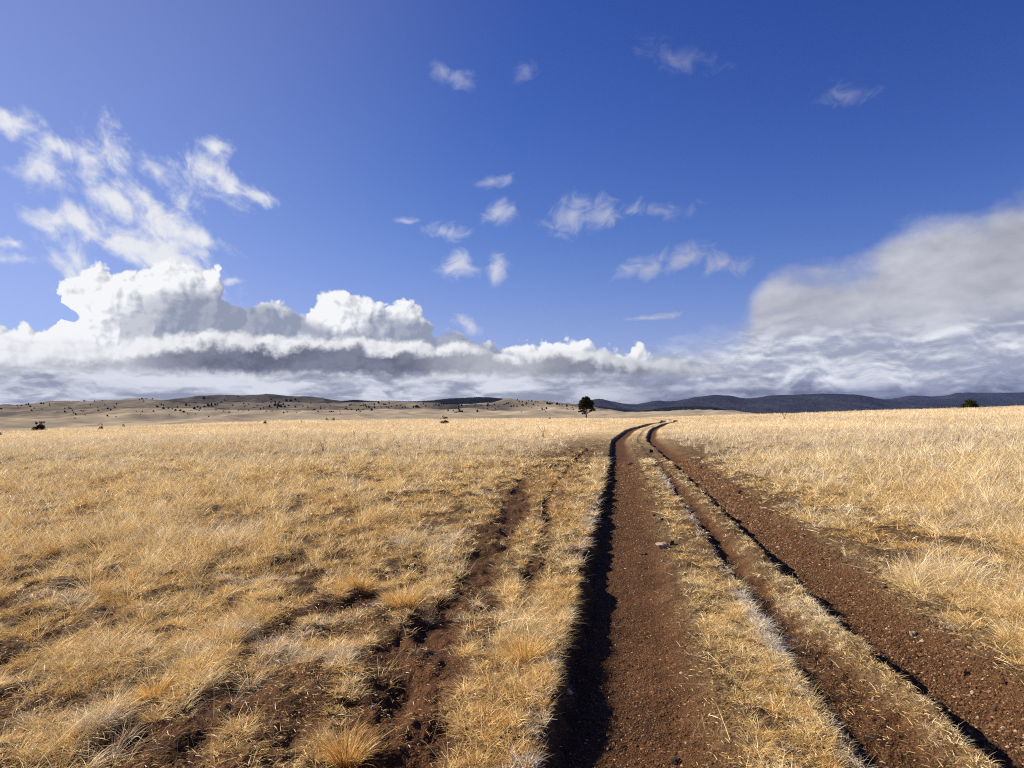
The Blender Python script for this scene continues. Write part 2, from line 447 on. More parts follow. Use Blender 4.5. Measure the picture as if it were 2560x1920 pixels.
# ------------------------------------------------------------------ the plain
U_EDGE = np.array([-1700, 0, 320, 640, 960, 1280, 1560, 1840, 1920, 2240, 2560, 4300])
Y_EDGE = np.array([1085, 1082, 1068, 1056, 1050, 1047, 1045.5, 1038, 1035.5, 1026, 1016, 1000])
E_EDGE = np.array([110, 120, 130, 150, 180, 215, 235, 210, 200, 180, 165, 150.])
_u = (U_EDGE - 1280.0) / FPX
def crest(u): return smooth_interp(u, _u, E_EDGE)
def plain_z(x, y):
    """height of the open plain without ruts"""
    x = np.asarray(x, float); y = np.asarray(y, float)
    d = np.maximum(y, 0.3)
    u = np.clip(x / d, -1.5, 1.5)
    E = crest(u)
    A = smooth_interp(u, _u, Y_EDGE) - 1033.0 - EYE * FPX / E
    z = -A * d * (1 - np.exp(-d / 40.0)) / FPX
    z = z + fbm(x * 0.05, y * 0.05, 3, 5) * 0.10 * ss(y, 12, 60)
    z = z - np.maximum(d - E * 1.02, 0) ** 2 * 0.0011 / (1 + np.maximum(d - E, 0) * 0.012)
    return z
def on_plain(px, py):
    """where the sight line through a picture point meets the plain"""
    rx, ry, rz = ray(px, py)
    lo, hi = 1.0, 400.0
    ds = np.exp(np.linspace(math.log(1.5), math.log(320.0), 900))
    f = EYE + rz / ry * ds - plain_z(rx / ry * ds, ds)
    k = np.argmax(f <= 0) if np.any(f <= 0) else len(ds) - 1
    d = ds[k]
    return rx / ry * d, d

# left edge of the left rut, read along the road
_road = [(1348, 1920), (1441, 1500), (1483, 1330), (1513, 1200), (1527, 1120), (1530, 1100), (1550, 1085), (1578, 1070), (1624, 1058.5), (1653, 1052.5), (1640, 1048.5), (1628, 1047)]
_rp = np.array([on_plain(*p) for p in _road])
_rp = np.vstack([[_rp[0, 0] - 0.135 * (_rp[0, 1] + 2), -2.0], _rp])
keep = [0]
for i in range(1, len(_rp)):
    if _rp[i, 1] > _rp[keep[-1], 1] + 0.5: keep.append(i)
_rp = _rp[keep]
def road_x(y): return smooth_interp(y, _rp[:, 1], _rp[:, 0])
def pathdist(x, y, pts):
    """distance across and half width of an old wheel path given as (x, y, w)"""
    p = np.array(pts)
    cx = np.interp(y, p[:, 1], p[:, 0]); w = np.interp(y, p[:, 1], p[:, 2])
    on = (y > p[0, 1] - 0.3) & (y < p[-1, 1])
    return np.abs(x - cx) / w + np.where(on, 0, 9.0)
OLD_A = [(-0.50, 1.5, .26), (-0.56, 3.2, .28), (-0.64, 4.2, .30), (-0.45, 5.6, .26), (-0.28, 7.8, .24), (0.0, 11.0, .27), (0.06, 14.0, .24), (0.22, 17.5, .12), (1.0, 20.5, .08), (1.9, 25, .07), (2.75, 29, .07), (3.3, 33, .07)]
OLD_B = [(-0.12, 5.2, .02), (0.06, 5.9, .05), (0.21, 7.1, .10), (0.42, 9.5, .07), (0.66, 13.9, .06), (1.4, 20, .06), (2.65, 29, .07)]
OLD_C = [(-1.7, 2.2, .30), (-1.45, 4.0, .28), (-1.32, 4.8, .24), (-1.2, 6.0, .12), (-0.9, 7.6, .10)]

def lay(x, y):
    """s across the road, edges with wander, and the masks that shape soil and grass"""
    x = np.asarray(x, float); y = np.asarray(y, float)
    k = 1 + ss(y, 40, 90) * 0.12
    s = (x - road_x(y)) / k
    wob = fbm(y * 0.9, 0 * y + 3.3, 3, 21) * 0.035 + fbm(y * 3.1, 0 * y, 3, 31) * 0.046
    wob2 = fbm(y * 0.8, 0 * y + 8.3, 3, 41) * 0.045 + fbm(y * 3.0, 0 * y, 3, 51) * 0.03
    wob3 = fbm(y * 0.8, 0 * y + 5.1, 3, 61) * 0.035 + fbm(y * 2.7, 0 * y, 3, 71) * 0.025
    l1 = ss(s, -0.03 + wob, 0.09 + wob); r1 = 1 - ss(s, 0.62 + wob2, 0.98 + wob2)
    l2 = ss(s, 1.92 + wob3, 2.04 + wob3); r2 = 1 - ss(s, 2.45 + wob2, 2.80 + wob2)
    tr = ss(s, 1.37 + wob2 * 0.7, 1.47 + wob2 * 0.7) * (1 - ss(s, 1.60 + wob3 + 0.10 * (1 - ss(y, 4, 7)), 1.80 + wob3 + 0.12 * (1 - ss(y, 4, 7))))
    near_tr = 0.35 + 0.65 * (1 - ss(y, 14, 30)); near_tr = near_tr * (0.85 + 0.4 * ss(fbm(y * .5, 0 * y + 2, 2, 81), -.3, .3))
    rut1, rut2, trough = l1 * r1, l2 * r2, tr * np.minimum(near_tr, 1)
    oa = 1 - ss(pathdist(x + fbm(x, y, 2, 91) * .10, y, OLD_A), 0.55, 1.35)
    ob = 1 - ss(pathdist(x + fbm(x, y, 2, 95) * .04, y, OLD_B), 0.6, 1.5)
    oc = 1 - ss(pathdist(x + fbm(x, y, 2, 97) * .16, y, OLD_C), 0.4, 1.4)
    br = fbm(x * 1.1, y * 0.8, 3, 103)                      # the old marks are broken up by tufts
    oa = oa * (0.85 + 0.15 * ss(br, -0.35, 0.15)); ob = ob * (0.70 + 0.30 * ss(br, -0.3, 0.1)); oc = oc * (0.2 + 0.8 * ss(br, -0.2, 0.2))
    return s, rut1, rut2, trough, oa, ob, oc
def ground_z(x, y):
    s, r1, r2, tr, oa, ob, oc = lay(x, y)
    fade = 1 - ss(y, 170, 215)
    z = plain_z(x, y)
    onroad = ss(s, -0.02, 0.08) * (1 - ss(s, 2.7, 3.0))
    z = z - r1 * (0.165 - 0.05 * ss(s, 0.3, 0.9)) * fade - r2 * (0.205 - 0.12 * ss(s, 2.2, 2.75)) * fade
    z = z - tr * 0.095 * fade - 0.03 * onroad * (1 - r1) * (1 - r2) * fade
    z = z - (oa * 0.045 + ob * 0.055 + oc * 0.03) * fade
    soft = 1 - np.maximum(r1, r2)
    near = 1 - ss(y, 25, 60)
    lump = fbm(x * 3.6, y * 1.9, 4, 13) * (0.028 + 0.026 * (s < -0.45)) + fbm(x * 9, y * 9, 3, 17) * 0.010
    z = z + lump * (0.25 + 0.75 * soft) * near
    z = z + fbm(x * 26, y * 26, 3, 19) * 0.0055 * (1 - ss(y, 6, 14))
    return z

def build_ground():
    us = np.concatenate([np.linspace(-1.5, -0.80, 60)[:-1], np.linspace(-0.80, -0.02, 330)[:-1], np.linspace(-0.02, 0.5, 640)[:-1], np.linspace(0.5, 0.8, 130)[:-1], np.linspace(0.80, 1.5, 60)])
    ds = np.exp(np.concatenate([np.linspace(math.log(0.7), math.log(2.4), 60)[:-1], np.linspace(math.log(2.4), math.log(60), 640)[:-1], np.linspace(math.log(60), math.log(420), 150)]))
    U, D = np.meshgrid(us, ds)
    Xg, Yg = U * D, D
    Z = ground_z(Xg, Yg)
    s, r1, r2, tr, oa, ob, oc = lay(Xg, Yg)
    bare = np.maximum.reduce([r1, r2, tr, oa * .9, ob * .9, oc * .8]) * (1 - ss(Yg, 180, 215))
    litter = np.clip((1 - bare) * (0.75 + fbm(Xg * 2.2, Yg * 1.1, 3, 23) * 0.5) - 0.6 * (1 - ss(Yg, 4, 9)) * (Xg < road_x(Yg)) * 0.8, 0, 1)
    sward = ss(Yg, 25, 70) * (1 - bare)
    me = grid_mesh('ground', np.stack([Xg, Yg, Z], -1), [M_ground], {'litter': litter, 'sward': sward})
    return tag(link('ground', me), 'wide dry plain of reddish soil under straw coloured grass', 'ground', kind='structure')
ground = build_ground()

# ------------------------------------------------------------------ far land: hills, forest ridges, mountains
def px_u(px): return (np.asarray(px, float) - 1280.0) / FPX
def mat_hill():
    m, nt, out = new_mat('hill_grassland')
    p = objpos(nt)
    n1 = fac(noise(p, 0.004, 6, 0.62, dims='3D')); n2 = fac(noise(p, 0.022, 5, 0.6, dims='3D'))
    grass = ramp(nt, n1 * 0.55 + n2 * 0.45, [(0.32, (0.145, 0.125, 0.10)), (0.46, (0.255, 0.215, 0.16)), (0.60, (0.39, 0.32, 0.225))])
    scrub_shade = ramp(nt, n2, [(0.3, (0.034, 0.033, 0.035)), (0.7, (0.098, 0.087, 0.076))])  # dark scrubby tone, doubling as cloud shade painted on the hills
    c = mixc(attr(nt, 'scrub_shade'), grass, scrub_shade)
    principled(nt, out, c, 1.0, None, 0.0)
    return m
def mat_forest(name, a, b, sc):
    m, nt, out = new_mat(name)
    p = objpos(nt)
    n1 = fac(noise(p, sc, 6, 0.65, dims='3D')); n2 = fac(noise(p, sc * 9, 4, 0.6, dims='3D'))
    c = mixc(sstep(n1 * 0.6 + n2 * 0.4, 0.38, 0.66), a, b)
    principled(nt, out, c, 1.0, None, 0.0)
    return m
M_hill = mat_hill()
M_forest = mat_forest('far_pine_forest', (0.004, 0.005, 0.006), (0.015, 0.015, 0.015), 0.01)
M_mount = mat_forest('shaded_mountain_forest', (0.013, 0.016, 0.026), (0.034, 0.033, 0.040), 0.0022)  # forest tone kept dark and even, with the cloud shadow put into it

HILL_LINES = [
    (300, [(-1700, -62), (0, -60), (640, -36), (1280, -24), (1560, -22), (1920, -16), (2560, -14), (4200, -14)]),
    (700, [(-1700, -44), (0, -42), (320, -33), (640, -22), (960, -15), (1280, -12), (1560, -10), (1840, -9), (1920, -8), (2560, -8), (4200, -8)]),
    (1200, [(-1700, -26), (0, -22), (320, -14), (640, -5), (960, -3), (1280, -4), (1480, -6), (1560, -5), (1600, -1), (1656, 3), (1743, 6), (1801, 4), (1841, 0), (1920, -8), (2560, -14), (4200, -14)]),
    (1700, [(-1700, -8), (0, -6), (200, -2), (320, 2), (640, 5), (960, 4), (1280, 4), (1410, 6), (1482, 2), (1560, -1), (1700, -5), (1900, -20), (2560, -30), (4200, -30)]),
    (2300, [(-1700, 2), (0, 6), (200, 12), (320, 18), (420, 24), (500, 20), (600, 14), (640, 20), (700, 23.5), (760, 25), (800, 23), (840, 22), (900, 25), (960, 27), (1040, 25), (1100, 26), (1200, 30), (1280, 31), (1338, 28), (1410, 20), (1482, 11), (1540, 5), (1600, -2), (1700, -12), (1900, -32), (2560, -42), (4200, -42)]),
    (2700, [(-1700, 4), (0, 10), (300, 22), (420, 25), (500, 21), (560, 24), (640, 26), (760, 21), (900, 16), (1100, 16), (1280, 16), (1410, 8), (1540, -8), (1900, -40), (4200, -50)]),
    (3200, [(-1700, 10), (0, 18), (87, 25), (202, 29), (289, 30), (376, 37), (420, 35), (492, 43), (550, 44.5), (599, 42), (640, 45.5), (675, 46), (727, 39), (785, 38), (842, 30), (900, 20), (1000, 10), (1280, 2), (1560, -20), (1920, -50), (4200, -60)]),
    (3700, [(-1700, -5), (0, 2), (400, 18), (640, 26), (842, 10), (1000, -5), (1280, -15), (1560, -35), (1920, -60), (4200, -70)]),
]
_hd = np.array([l[0] for l in HILL_LINES], float)
def hill_P(u, d):
    """height in picture pixels above eye level of the hilly land at azimuth u, depth d"""
    u = np.asarray(u, float); d = np.asarray(d, float)
    u, d = np.broadcast_arrays(u, d)
    rows = np.stack([smooth_interp(u, px_u([p[0] for p in l[1]]), [p[1] for p in l[1]]) for l in HILL_LINES])
    ld = np.log(d); lh = np.log(_hd)
    i = np.clip(np.searchsorted(lh, ld) - 1, 0, len(lh) - 2)
    t = np.clip((ld - lh[i]) / (lh[i + 1] - lh[i]), 0, 1); t = t * t * (3 - 2 * t)
    a = np.take_along_axis(rows, i[None], 0)[0]; b = np.take_along_axis(rows, i[None] + 1, 0)[0]
    return a * (1 - t) + b * t
def hill_z(x, y):
    z = EYE + hill_P(x / y, y) * y / FPX
    k = ss(y, 350, 1500)
    g = 1 - np.abs(fbm(x / 260 + y / 900, y / 420, 4, 201)) * 1.6
    z = z + (g - 0.5) * 10.0 * k + fbm(x / 90, y / 160, 4, 207) * 3.4 * (0.25 + k)
    return z
def build_hills():
    us = np.concatenate([np.linspace(-1.5, -0.72, 40)[:-1], np.linspace(-0.72, 0.35, 640)[:-1], np.linspace(0.35, 1.5, 90)])
    ds = np.exp(np.linspace(math.log(300), math.log(3700), 300))
    U, D = np.meshgrid(us, ds)
    Xg = U * D; Z = hill_z(Xg, D)
    px = U * FPX + 1280
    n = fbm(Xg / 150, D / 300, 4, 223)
    back = ss(D, 2450, 2750) * ss(px, 380, 480)                       # scrubby back ridge, its dark tone partly painted cloud shade
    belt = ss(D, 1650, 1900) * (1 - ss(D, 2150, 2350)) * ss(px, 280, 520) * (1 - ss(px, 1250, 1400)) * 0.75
    grey = ss(D, 1650, 2000) * (1 - ss(px, 700, 1000) * .4) * 0.62 * (1 - ss(n, 0.0, .6) * .6)  # slopes greyed in colour to stand for the cloud shadow on them
    scrub_shade = np.clip(back * 0.80 + grey + belt * (0.55 + n * 0.7) + ss(n, 0.35, 0.8) * 0.35, 0, 1)
    me = grid_mesh('hills', np.stack([Xg, D, Z], -1), [M_hill], {'scrub_shade': scrub_shade})
    return tag(link('hills', me), 'pale rolling grass hills with grey scrubby cloud shaded ridges on the left horizon', 'hills', kind='structure')
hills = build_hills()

def ridge(name, d, line, depth, mat, base, label, rough, cols=700, u0=None, u1=None, teeth=0.0):
    pts = np.array(line, float)
    us = np.linspace(px_u(pts[0, 0]), px_u(pts[-1, 0]), cols)
    ts = np.concatenate([np.linspace(-1, 0, 60), np.linspace(0, 0.6, 16)[1:]])
    U, T = np.meshgrid(us, ts)
    D = d + T * depth
    ridge_z = EYE + smooth_interp(U, px_u(pts[:, 0]), pts[:, 1]) * d / FPX
    base_z = EYE + base * (d - depth) / FPX
    f = np.where(T <= 0, (1 + T), 1 - T * 1.2)
    prof = np.clip(f, 0, 1) ** 1.25
    Z = base_z + (ridge_z - base_z) * prof
    Xg = U * D
    sp = 1 - np.abs(fbm(Xg / (d * 0.05) + D / (d * 0.2), D / (d * 0.16), 5, int(d))) * 1.7
    Z = Z + sp * rough * np.clip(1 - prof, 0, 1) * np.clip(prof * 3, 0, 1)
    Z = Z + fbm(Xg / (d * 0.006), D / (d * 0.006), 3, 77) * rough * 0.06
    if teeth: Z = Z + (rng.random(Z.shape) ** 2) * teeth
    return tag(link(name, grid_mesh(name, np.stack([Xg, D, Z], -1), [mat])), label, 'mountains' if 'mount' in name else 'hills', kind='structure')
ridge('forest_hill', 4700, [(640, -5), (700, 18), (740, 26), (800, 30), (860, 31), (889, 33), (929, 30), (973, 31), (1013, 29.5), (1050, 30), (1074, 31), (1117, 36), (1160, 38), (1204, 40), (1240, 38), (1280, 32), (1340, 23), (1400, 14), (1500, -8)],
      600, M_forest, -4, 'dark pine covered hill rising behind the pale hills', 8, 900, teeth=3.0)
ridge('forest_hill', 6000, [(1300, -6), (1380, 9), (1422, 14), (1482, 17), (1540, 12), (1600, 6), (1656, 13), (1714, 16.5), (1786, 14), (1830, 6), (1876, 1), (2000, -5)],
      700, M_forest, -8, 'low dark forested rise at the foot of the mountains', 6, 900, teeth=3.5)
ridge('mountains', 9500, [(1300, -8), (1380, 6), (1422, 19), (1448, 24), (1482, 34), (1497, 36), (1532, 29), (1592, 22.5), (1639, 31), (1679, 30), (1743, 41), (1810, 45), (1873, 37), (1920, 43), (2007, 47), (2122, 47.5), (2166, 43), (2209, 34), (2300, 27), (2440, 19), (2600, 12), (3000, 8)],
      2300, M_mount, -12, 'long dark blue forested mountain range shaded by the cloud bank', 60, 800, teeth=1.5)
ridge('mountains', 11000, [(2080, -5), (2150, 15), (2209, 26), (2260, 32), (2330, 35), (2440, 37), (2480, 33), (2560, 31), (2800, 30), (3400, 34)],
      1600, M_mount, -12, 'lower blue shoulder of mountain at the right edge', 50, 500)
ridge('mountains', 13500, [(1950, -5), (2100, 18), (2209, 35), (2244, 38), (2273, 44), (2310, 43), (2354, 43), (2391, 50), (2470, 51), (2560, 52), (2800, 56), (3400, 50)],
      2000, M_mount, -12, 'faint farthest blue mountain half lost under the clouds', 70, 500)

# ------------------------------------------------------------------ trees and bushes
def mat_leaf(name, a, b):
    m, nt, out = new_mat(name)
    p = objpos(nt)
    c = mixc(sstep(fac(noise(p, 1.1, 3, 0.6, dims='3D')), 0.36, 0.64), a, b)
    d = nt.nodes.new('ShaderNodeBsdfDiffuse'); nt.links.new(c, d.inputs[0])
    t = nt.nodes.new('ShaderNodeBsdfTranslucent'); nt.links.new(c, t.inputs[0])
    mx = nt.nodes.new('ShaderNodeMixShader'); mx.inputs[0].default_value = 0.25
    nt.links.new(d.outputs[0], mx.inputs[1]); nt.links.new(t.outputs[0], mx.inputs[2])
    nt.links.new(mx.outputs[0], out.inputs['Surface'])
    return m
M_leaf = mat_leaf('evergreen_foliage', (0.020, 0.024, 0.010), (0.060, 0.062, 0.024))
M_juniper = mat_leaf('juniper_foliage', (0.014, 0.014, 0.012), (0.034, 0.032, 0.026))
def mat_bark():
    m, nt, out = new_mat('dark_bark')
    p = objpos(nt)
    n = fac(noise(p, 9.0, 4, 0.6, dims='3D'))
    principled(nt, out, mixc(n, (0.018, 0.013, 0.010), (0.07, 0.052, 0.04)), 0.95, (n, 0.6, 0.05), 0.1)
    return m
M_bark = mat_bark()

def leaf_cloud(centres, radii, n, size, r=rng, squash=0.75):
    """leaf sized quads spread through blobs; centres[k,3], radii[k]"""
    centres = np.asarray(centres, float); radii = np.asarray(radii, float)
    pick = r.choice(len(centres), n, p=radii ** 2 / (radii ** 2).sum())
    v = r.normal(size=(n, 3)); v /= np.linalg.norm(v, axis=1)[:, None]
    rad = r.random(n) ** 0.42
    c = centres[pick] + v * (rad * radii[pick])[:, None] * np.array([1, 1, squash])
    a = r.normal(size=(n, 3)) + v * 0.6; a /= np.linalg.norm(a, axis=1)[:, None]
    b = np.cross(a, r.normal(size=(n, 3))); b /= np.linalg.norm(b, axis=1)[:, None]
    s = (size * (0.6 + 0.8 * r.random(n)))[:, None]
    q = np.stack([c - a * s * .5, c + b * s * .35, c + a * s * .6, c - b * s * .35], 1)
    V = q.reshape(-1, 3)
    return V, np.arange(len(V)), np.full(n, 4, np.int32)
def tube(path, radii, sides=7):
    path = np.asarray(path, float); n = len(path)
    V = []
    for i in range(n):
        t = path[min(i + 1, n - 1)] - path[max(i - 1, 0)]; t /= np.linalg.norm(t)
        a = np.cross(t, [0.31, 0.95, 0.05]); a /= np.linalg.norm(a); b = np.cross(t, a)
        ang = np.arange(sides) / sides * 2 * math.pi
        V.append(path[i] + radii[i] * (np.cos(ang)[:, None] * a + np.sin(ang)[:, None] * b))
    V = np.concatenate(V)
    F = []
    for i in range(n - 1):
        for k in range(sides):
            F.append((i * sides + k, i * sides + (k + 1) % sides, (i + 1) * sides + (k + 1) % sides, (i + 1) * sides + k))
    return V, np.array(F)
def tubes_mesh(name, parts, mats):
    Vs, Fs, o = [], [], 0
    for V, F in parts:
        Vs.append(V); Fs.append(F + o); o += len(V)
    F = np.concatenate(Fs)
    return raw_mesh(name, np.concatenate(Vs), F, np.full(len(F), 4, np.int32), mats)

def build_tree():
    """the lone tree: round headed, a bare lower trunk, a ragged lower skirt"""
    r = np.random.default_rng(5)
    x, y = 0.0965 * 222, 222.0
    root = bpy.data.objects.new('lone_tree', None); scene.collection.objects.link(root)
    root.location = (x, y, float(ground_z(x, y)) + 0.30)
    tag(root, 'lone dark evergreen tree with round crown standing alone in the field', 'tree')
    parts = [tube([(0, 0, -0.5), (0.02, 0, 0.5), (-0.03, 0, 1.3), (0.05, 0.02, 2.4), (0.0, 0, 3.6), (0.05, 0, 4.8)], [.24, .17, .15, .13, .09, .03], 9)]
    C, Rr = [], []
    def cl(px, pz, rad, n=1, py=None):
        for _ in range(n):
            C.append((px + r.normal() * .08, (r.normal() * 0.9 if py is None else py), pz + r.normal() * .05)); Rr.append(rad)
    # crown outline read in metres (0 = trunk): half width about 1.9 m, 5.7 m tall
    for px, pz, rad in ((-0.7, 5.05, .55), (0.1, 5.2, .6), (0.75, 5.05, .52), (-0.25, 4.75, .8), (0.6, 4.5, .75), (-1.0, 4.25, .75), (1.25, 4.1, .7), (0.1, 4.0, .95),
                        (-1.2, 3.6, .75), (1.5, 3.55, .65), (-0.4, 3.4, .85), (0.7, 3.3, .85), (-1.75, 3.0, .5), (1.55, 2.95, .5), (0.2, 2.85, .75), (-1.05, 2.75, .65),
                        (1.0, 2.6, .6), (-1.6, 2.35, .45), (1.7, 2.35, .48), (-0.7, 2.15, .5), (2.1, 2.0, .36), (1.35, 1.95, .42), (-1.25, 1.75, .42), (-1.85, 1.6, .34), (-0.6, 1.5, .40),
                        (0.75, 1.75, .3), (-1.0, 1.05, .32), (0.45, 1.2, .25), (1.0, 1.5, .26), (-0.4, 1.0, .3)):
        cl(px, pz, rad)
        if rad > .5: cl(px, pz, rad * .9)
        if rad > .32 and pz < 4.6:
            c = C[-1]; z0 = max(1.0, c[2] - 0.9)
            parts.append(tube([(0, 0, z0), (c[0] * .5, c[1] * .5, z0 + (c[2] - z0) * .45), c], [.06, .045, .015], 5))
    V, L_, S_ = leaf_cloud(C, Rr, 16000, 0.17, r)
    root.scale = (1.1, 1.1, 1.08)
    link('crown', raw_mesh('crown', V, L_, S_, [M_leaf], False), root)
    link('trunk', tubes_mesh('trunk', parts, [M_bark]), root)
build_tree()

def bush_mesh(name, seed, w, h, kind='dome', n=700, mat=None, size=0.13):
    r = np.random.default_rng(seed)
    C, Rr = [], []
    for i in range(16):
        a = r.random() * 2 * math.pi; q = math.sqrt(r.random())
        top = h * (1 - 0.75 * q * q)
        rad = 0.24 * min(w, h * 1.6) * (0.7 + 0.5 * r.random())
        zc = max(rad * 0.5, (top - rad * 0.8) * (0.35 + 0.65 * r.random()))
        C.append((math.cos(a) * q * (w / 2 - rad * .7), math.sin(a) * q * (w / 2 - rad * .7), zc)); Rr.append(rad)
    if kind == 'ragged':
        for i in range(7):
            a = r.random() * 2 * math.pi
            C.append((math.cos(a) * w * .42 * r.random(), math.sin(a) * w * .3, h * (0.75 + 0.35 * r.random()))); Rr.append(0.10 * w * (0.6 + r.random()))
    if kind == 'tree':
        C = [(c[0] * (1 - 0.3 * c[2] / h), c[1], c[2] + 0.12 * h) for c in C]
    V, L_, S_ = leaf_cloud(C, Rr, n, size * max(w, h), r, 0.8)
    V[:, 2] = np.maximum(V[:, 2], -0.05)
    return raw_mesh(name, V, L_, S_, [mat or M_juniper], False)

def plain_bush(px, py, wpx, hpx, label, seed, kind='dome', d=None, name='bush', n=900, mat=None):
    """a bush on the plain whose foot shows at (px, py)"""
    if d is None: x, y = on_plain(px, py)
    else: x, y = px_u(px) * d, d
    w, h = wpx / FPX * y, hpx / FPX * y + 0.30          # the lowest foot of it is hidden in the grass
    root = bpy.data.objects.new(name, None); scene.collection.objects.link(root)
    z = float(ground_z(x, y)) if y < 330 else float(hill_z(x, y))
    root.location = (x, y, z - 0.03)
    link('foliage', bush_mesh('foliage', seed, w, h, kind, n, mat, 0.07), root)
    r = np.random.default_rng(seed)
    st = [tube([(0, 0, -.05), (r.normal() * w * .08, r.normal() * w * .08, h * .3), (r.normal() * w * .2, r.normal() * w * .15, h * .62)], [h * .035, h * .025, h * .01], 5) for _ in range(4)]
    link('stem', tubes_mesh('stem', st, [M_bark]), root)
    tag(root, label, 'bush', 'dark bushes scattered over the plain')
def plain_d(px, d): return d
plain_bush(100, 1071, 34, 16, 'broad dark juniper bush with a flat skirt at far left of the plain', 31, 'ragged', d=128.0, n=2200)
plain_bush(253, 1080, 15, 11, 'small black bush with spiky twigs right of the broad juniper', 32, 'ragged', d=104.0, n=1200)
plain_bush(-2, 1095, 22, 9, 'dark bush cut by the left edge of the picture', 33, 'dome', d=84.0)
plain_bush(310, 1063, 9, 6.0, 'tiny round black bush on the far edge of the left field', 34, 'dome', d=132.0)
plain_bush(664, 1069, 14, 6.0, 'low dark bush in the grass below the grey hill', 35, 'dome', d=118.0)
plain_bush(817, 1050, 9, 6.0, 'left one of two equal dark bushes standing as a pair', 36, 'dome', d=165.0)
plain_bush(834.5, 1050, 10, 6.0, 'right one of two equal dark bushes standing as a pair', 37, 'dome', d=165.0)
plain_bush(820, 1056, 5, 3.5, 'tiny dark tuft just under the pair of bushes', 38, 'dome', d=150.0)
plain_bush(1112, 1062, 24, 12, 'wide ragged brown black bush in the middle of the field', 39, 'ragged', d=112.0, n=2000)
plain_bush(755, 1063, 5, 4, 'tiny dark bush alone between the low bush and the pair', 40, 'dome', d=128.0)
plain_bush(1374, 1049, 7, 3.5, 'tiny dark bush on the field edge left of the lone tree', 41, 'dome', d=200.0)
plain_bush(2425, 1019, 40, 26, 'big rounded dark bush behind the crest of the right field', 42, 'dome', d=176.0, n=4000, mat=M_leaf)

# junipers dotted over the far hills, read from the photograph: x, y, width in picture pixels
_c1 = '10,215,12 150,187,6 185,187,7 228,178,7 248,176,8 262,195,8 275,229,8 297,211,6 356,169,10 378,169,8 362,219,6 430,188,7 428,170,6 497,245,6 562,240,8 562,213,6 597,210,7 613,212,8 628,231,8 638,252,7 656,260,9 650,295,5 705,232,8 722,235,7 737,268,6 727,153,8 782,186,5 818,151,6 846,207,6 851,231,7 885,148,6 908,182,6 932,213,9 958,226,8 930,276,8 993,207,7 985,190,5 1010,174,8 1005,284,6 1205,136,6 1226,132,8 1240,150,6 1264,129,6 1317,124,8 1180,241,5 1232,238,6 1327,236,9 1217,262,5 1360,198,12 1350,180,6 1395,180,8 1415,186,6 1412,213,12 1455,213,8 1490,218,6 1518,226,12 1535,203,8 1560,232,12 1590,240,14 1610,187,12 1640,187,8 1650,228,6 1680,212,13 1710,200,10 1720,228,8 1730,212,8 1770,195,12 1800,192,14 1830,186,12 1860,178,10 1880,175,8 1910,158,8 1940,145,6 2057,112,9 1760,130,14 1685,160,6 1867,225,6 1935,238,6 1980,247,8 2010,185,8 1975,210,6 2107,170,8 2150,180,6 2115,195,5 2060,230,6 2150,233,6 2100,232,5 2195,205,6 1805,283,6 1690,265,5 1625,258,5 1465,268,5'
_c2 = '15,130,6 60,160,6 130,135,9 130,160,7 165,155,10 200,160,12 265,150,14 300,145,14 340,140,10 370,155,8 165,185,14 190,190,16 215,195,16 235,180,10 250,195,12 285,185,12 10,185,8 40,215,10 65,210,8 90,235,8 120,200,10 140,235,6 185,212,8 270,240,8 240,250,8 350,248,6 340,200,8 405,192,8 447,192,6 450,207,6 475,165,7 500,222,8 512,220,6 538,240,7 485,228,6 560,212,8 590,213,6 560,195,5 640,185,6 640,240,8 670,240,8 655,240,8 725,235,6 730,258,6 770,215,6 780,218,8 795,222,8 810,185,10 822,183,8 780,198,6 825,220,8 870,232,8 900,190,7 915,188,7 927,178,6 930,190,6 945,185,8 900,235,8 885,225,8 915,220,7 930,218,7 955,200,6 975,205,9 1000,225,12 1025,205,10 1022,180,8 1060,172,12 1085,205,6 1105,180,10 1120,178,8 1130,200,6 1148,210,8 1170,195,7 1150,165,8 1215,190,7 1205,208,7 1250,185,6 1265,205,7 1290,208,7 1285,192,6 1360,205,10 1385,197,16 1400,200,12 1425,180,6 1445,175,8 1465,190,8 1535,182,8 1555,180,8 1580,190,10 1600,172,8 1620,175,10 1645,172,8 1680,170,8 1700,172,7 1755,182,8 1778,188,10 1750,195,8 1820,188,7 1850,170,7 1890,192,6 1900,175,6 1660,232,8 1705,230,8 1750,215,12 1760,235,14 1780,240,10 1735,245,8 1720,245,8 1912,235,12 1945,187,7 1960,210,6 2000,190,10 2005,180,10 2020,185,8 2060,178,10 2070,215,6 2000,215,6 2040,190,6 2145,178,9 2165,172,10 2180,165,8 2205,195,8 2095,200,6'
_c3 = '15,192,8 45,195,8 45,143,7 62,155,8 90,153,8 88,185,8 100,185,7 125,168,9 120,178,6 140,148,6 170,148,8 170,207,6 185,183,9 205,152,6 220,153,7 225,185,7 258,212,7 262,223,8 278,222,6 295,218,9 290,240,5 80,240,6 145,200,5 305,172,12 325,172,14 345,170,8 390,178,12 410,180,8 432,182,7 475,190,12 475,220,7 520,205,6 530,222,8'
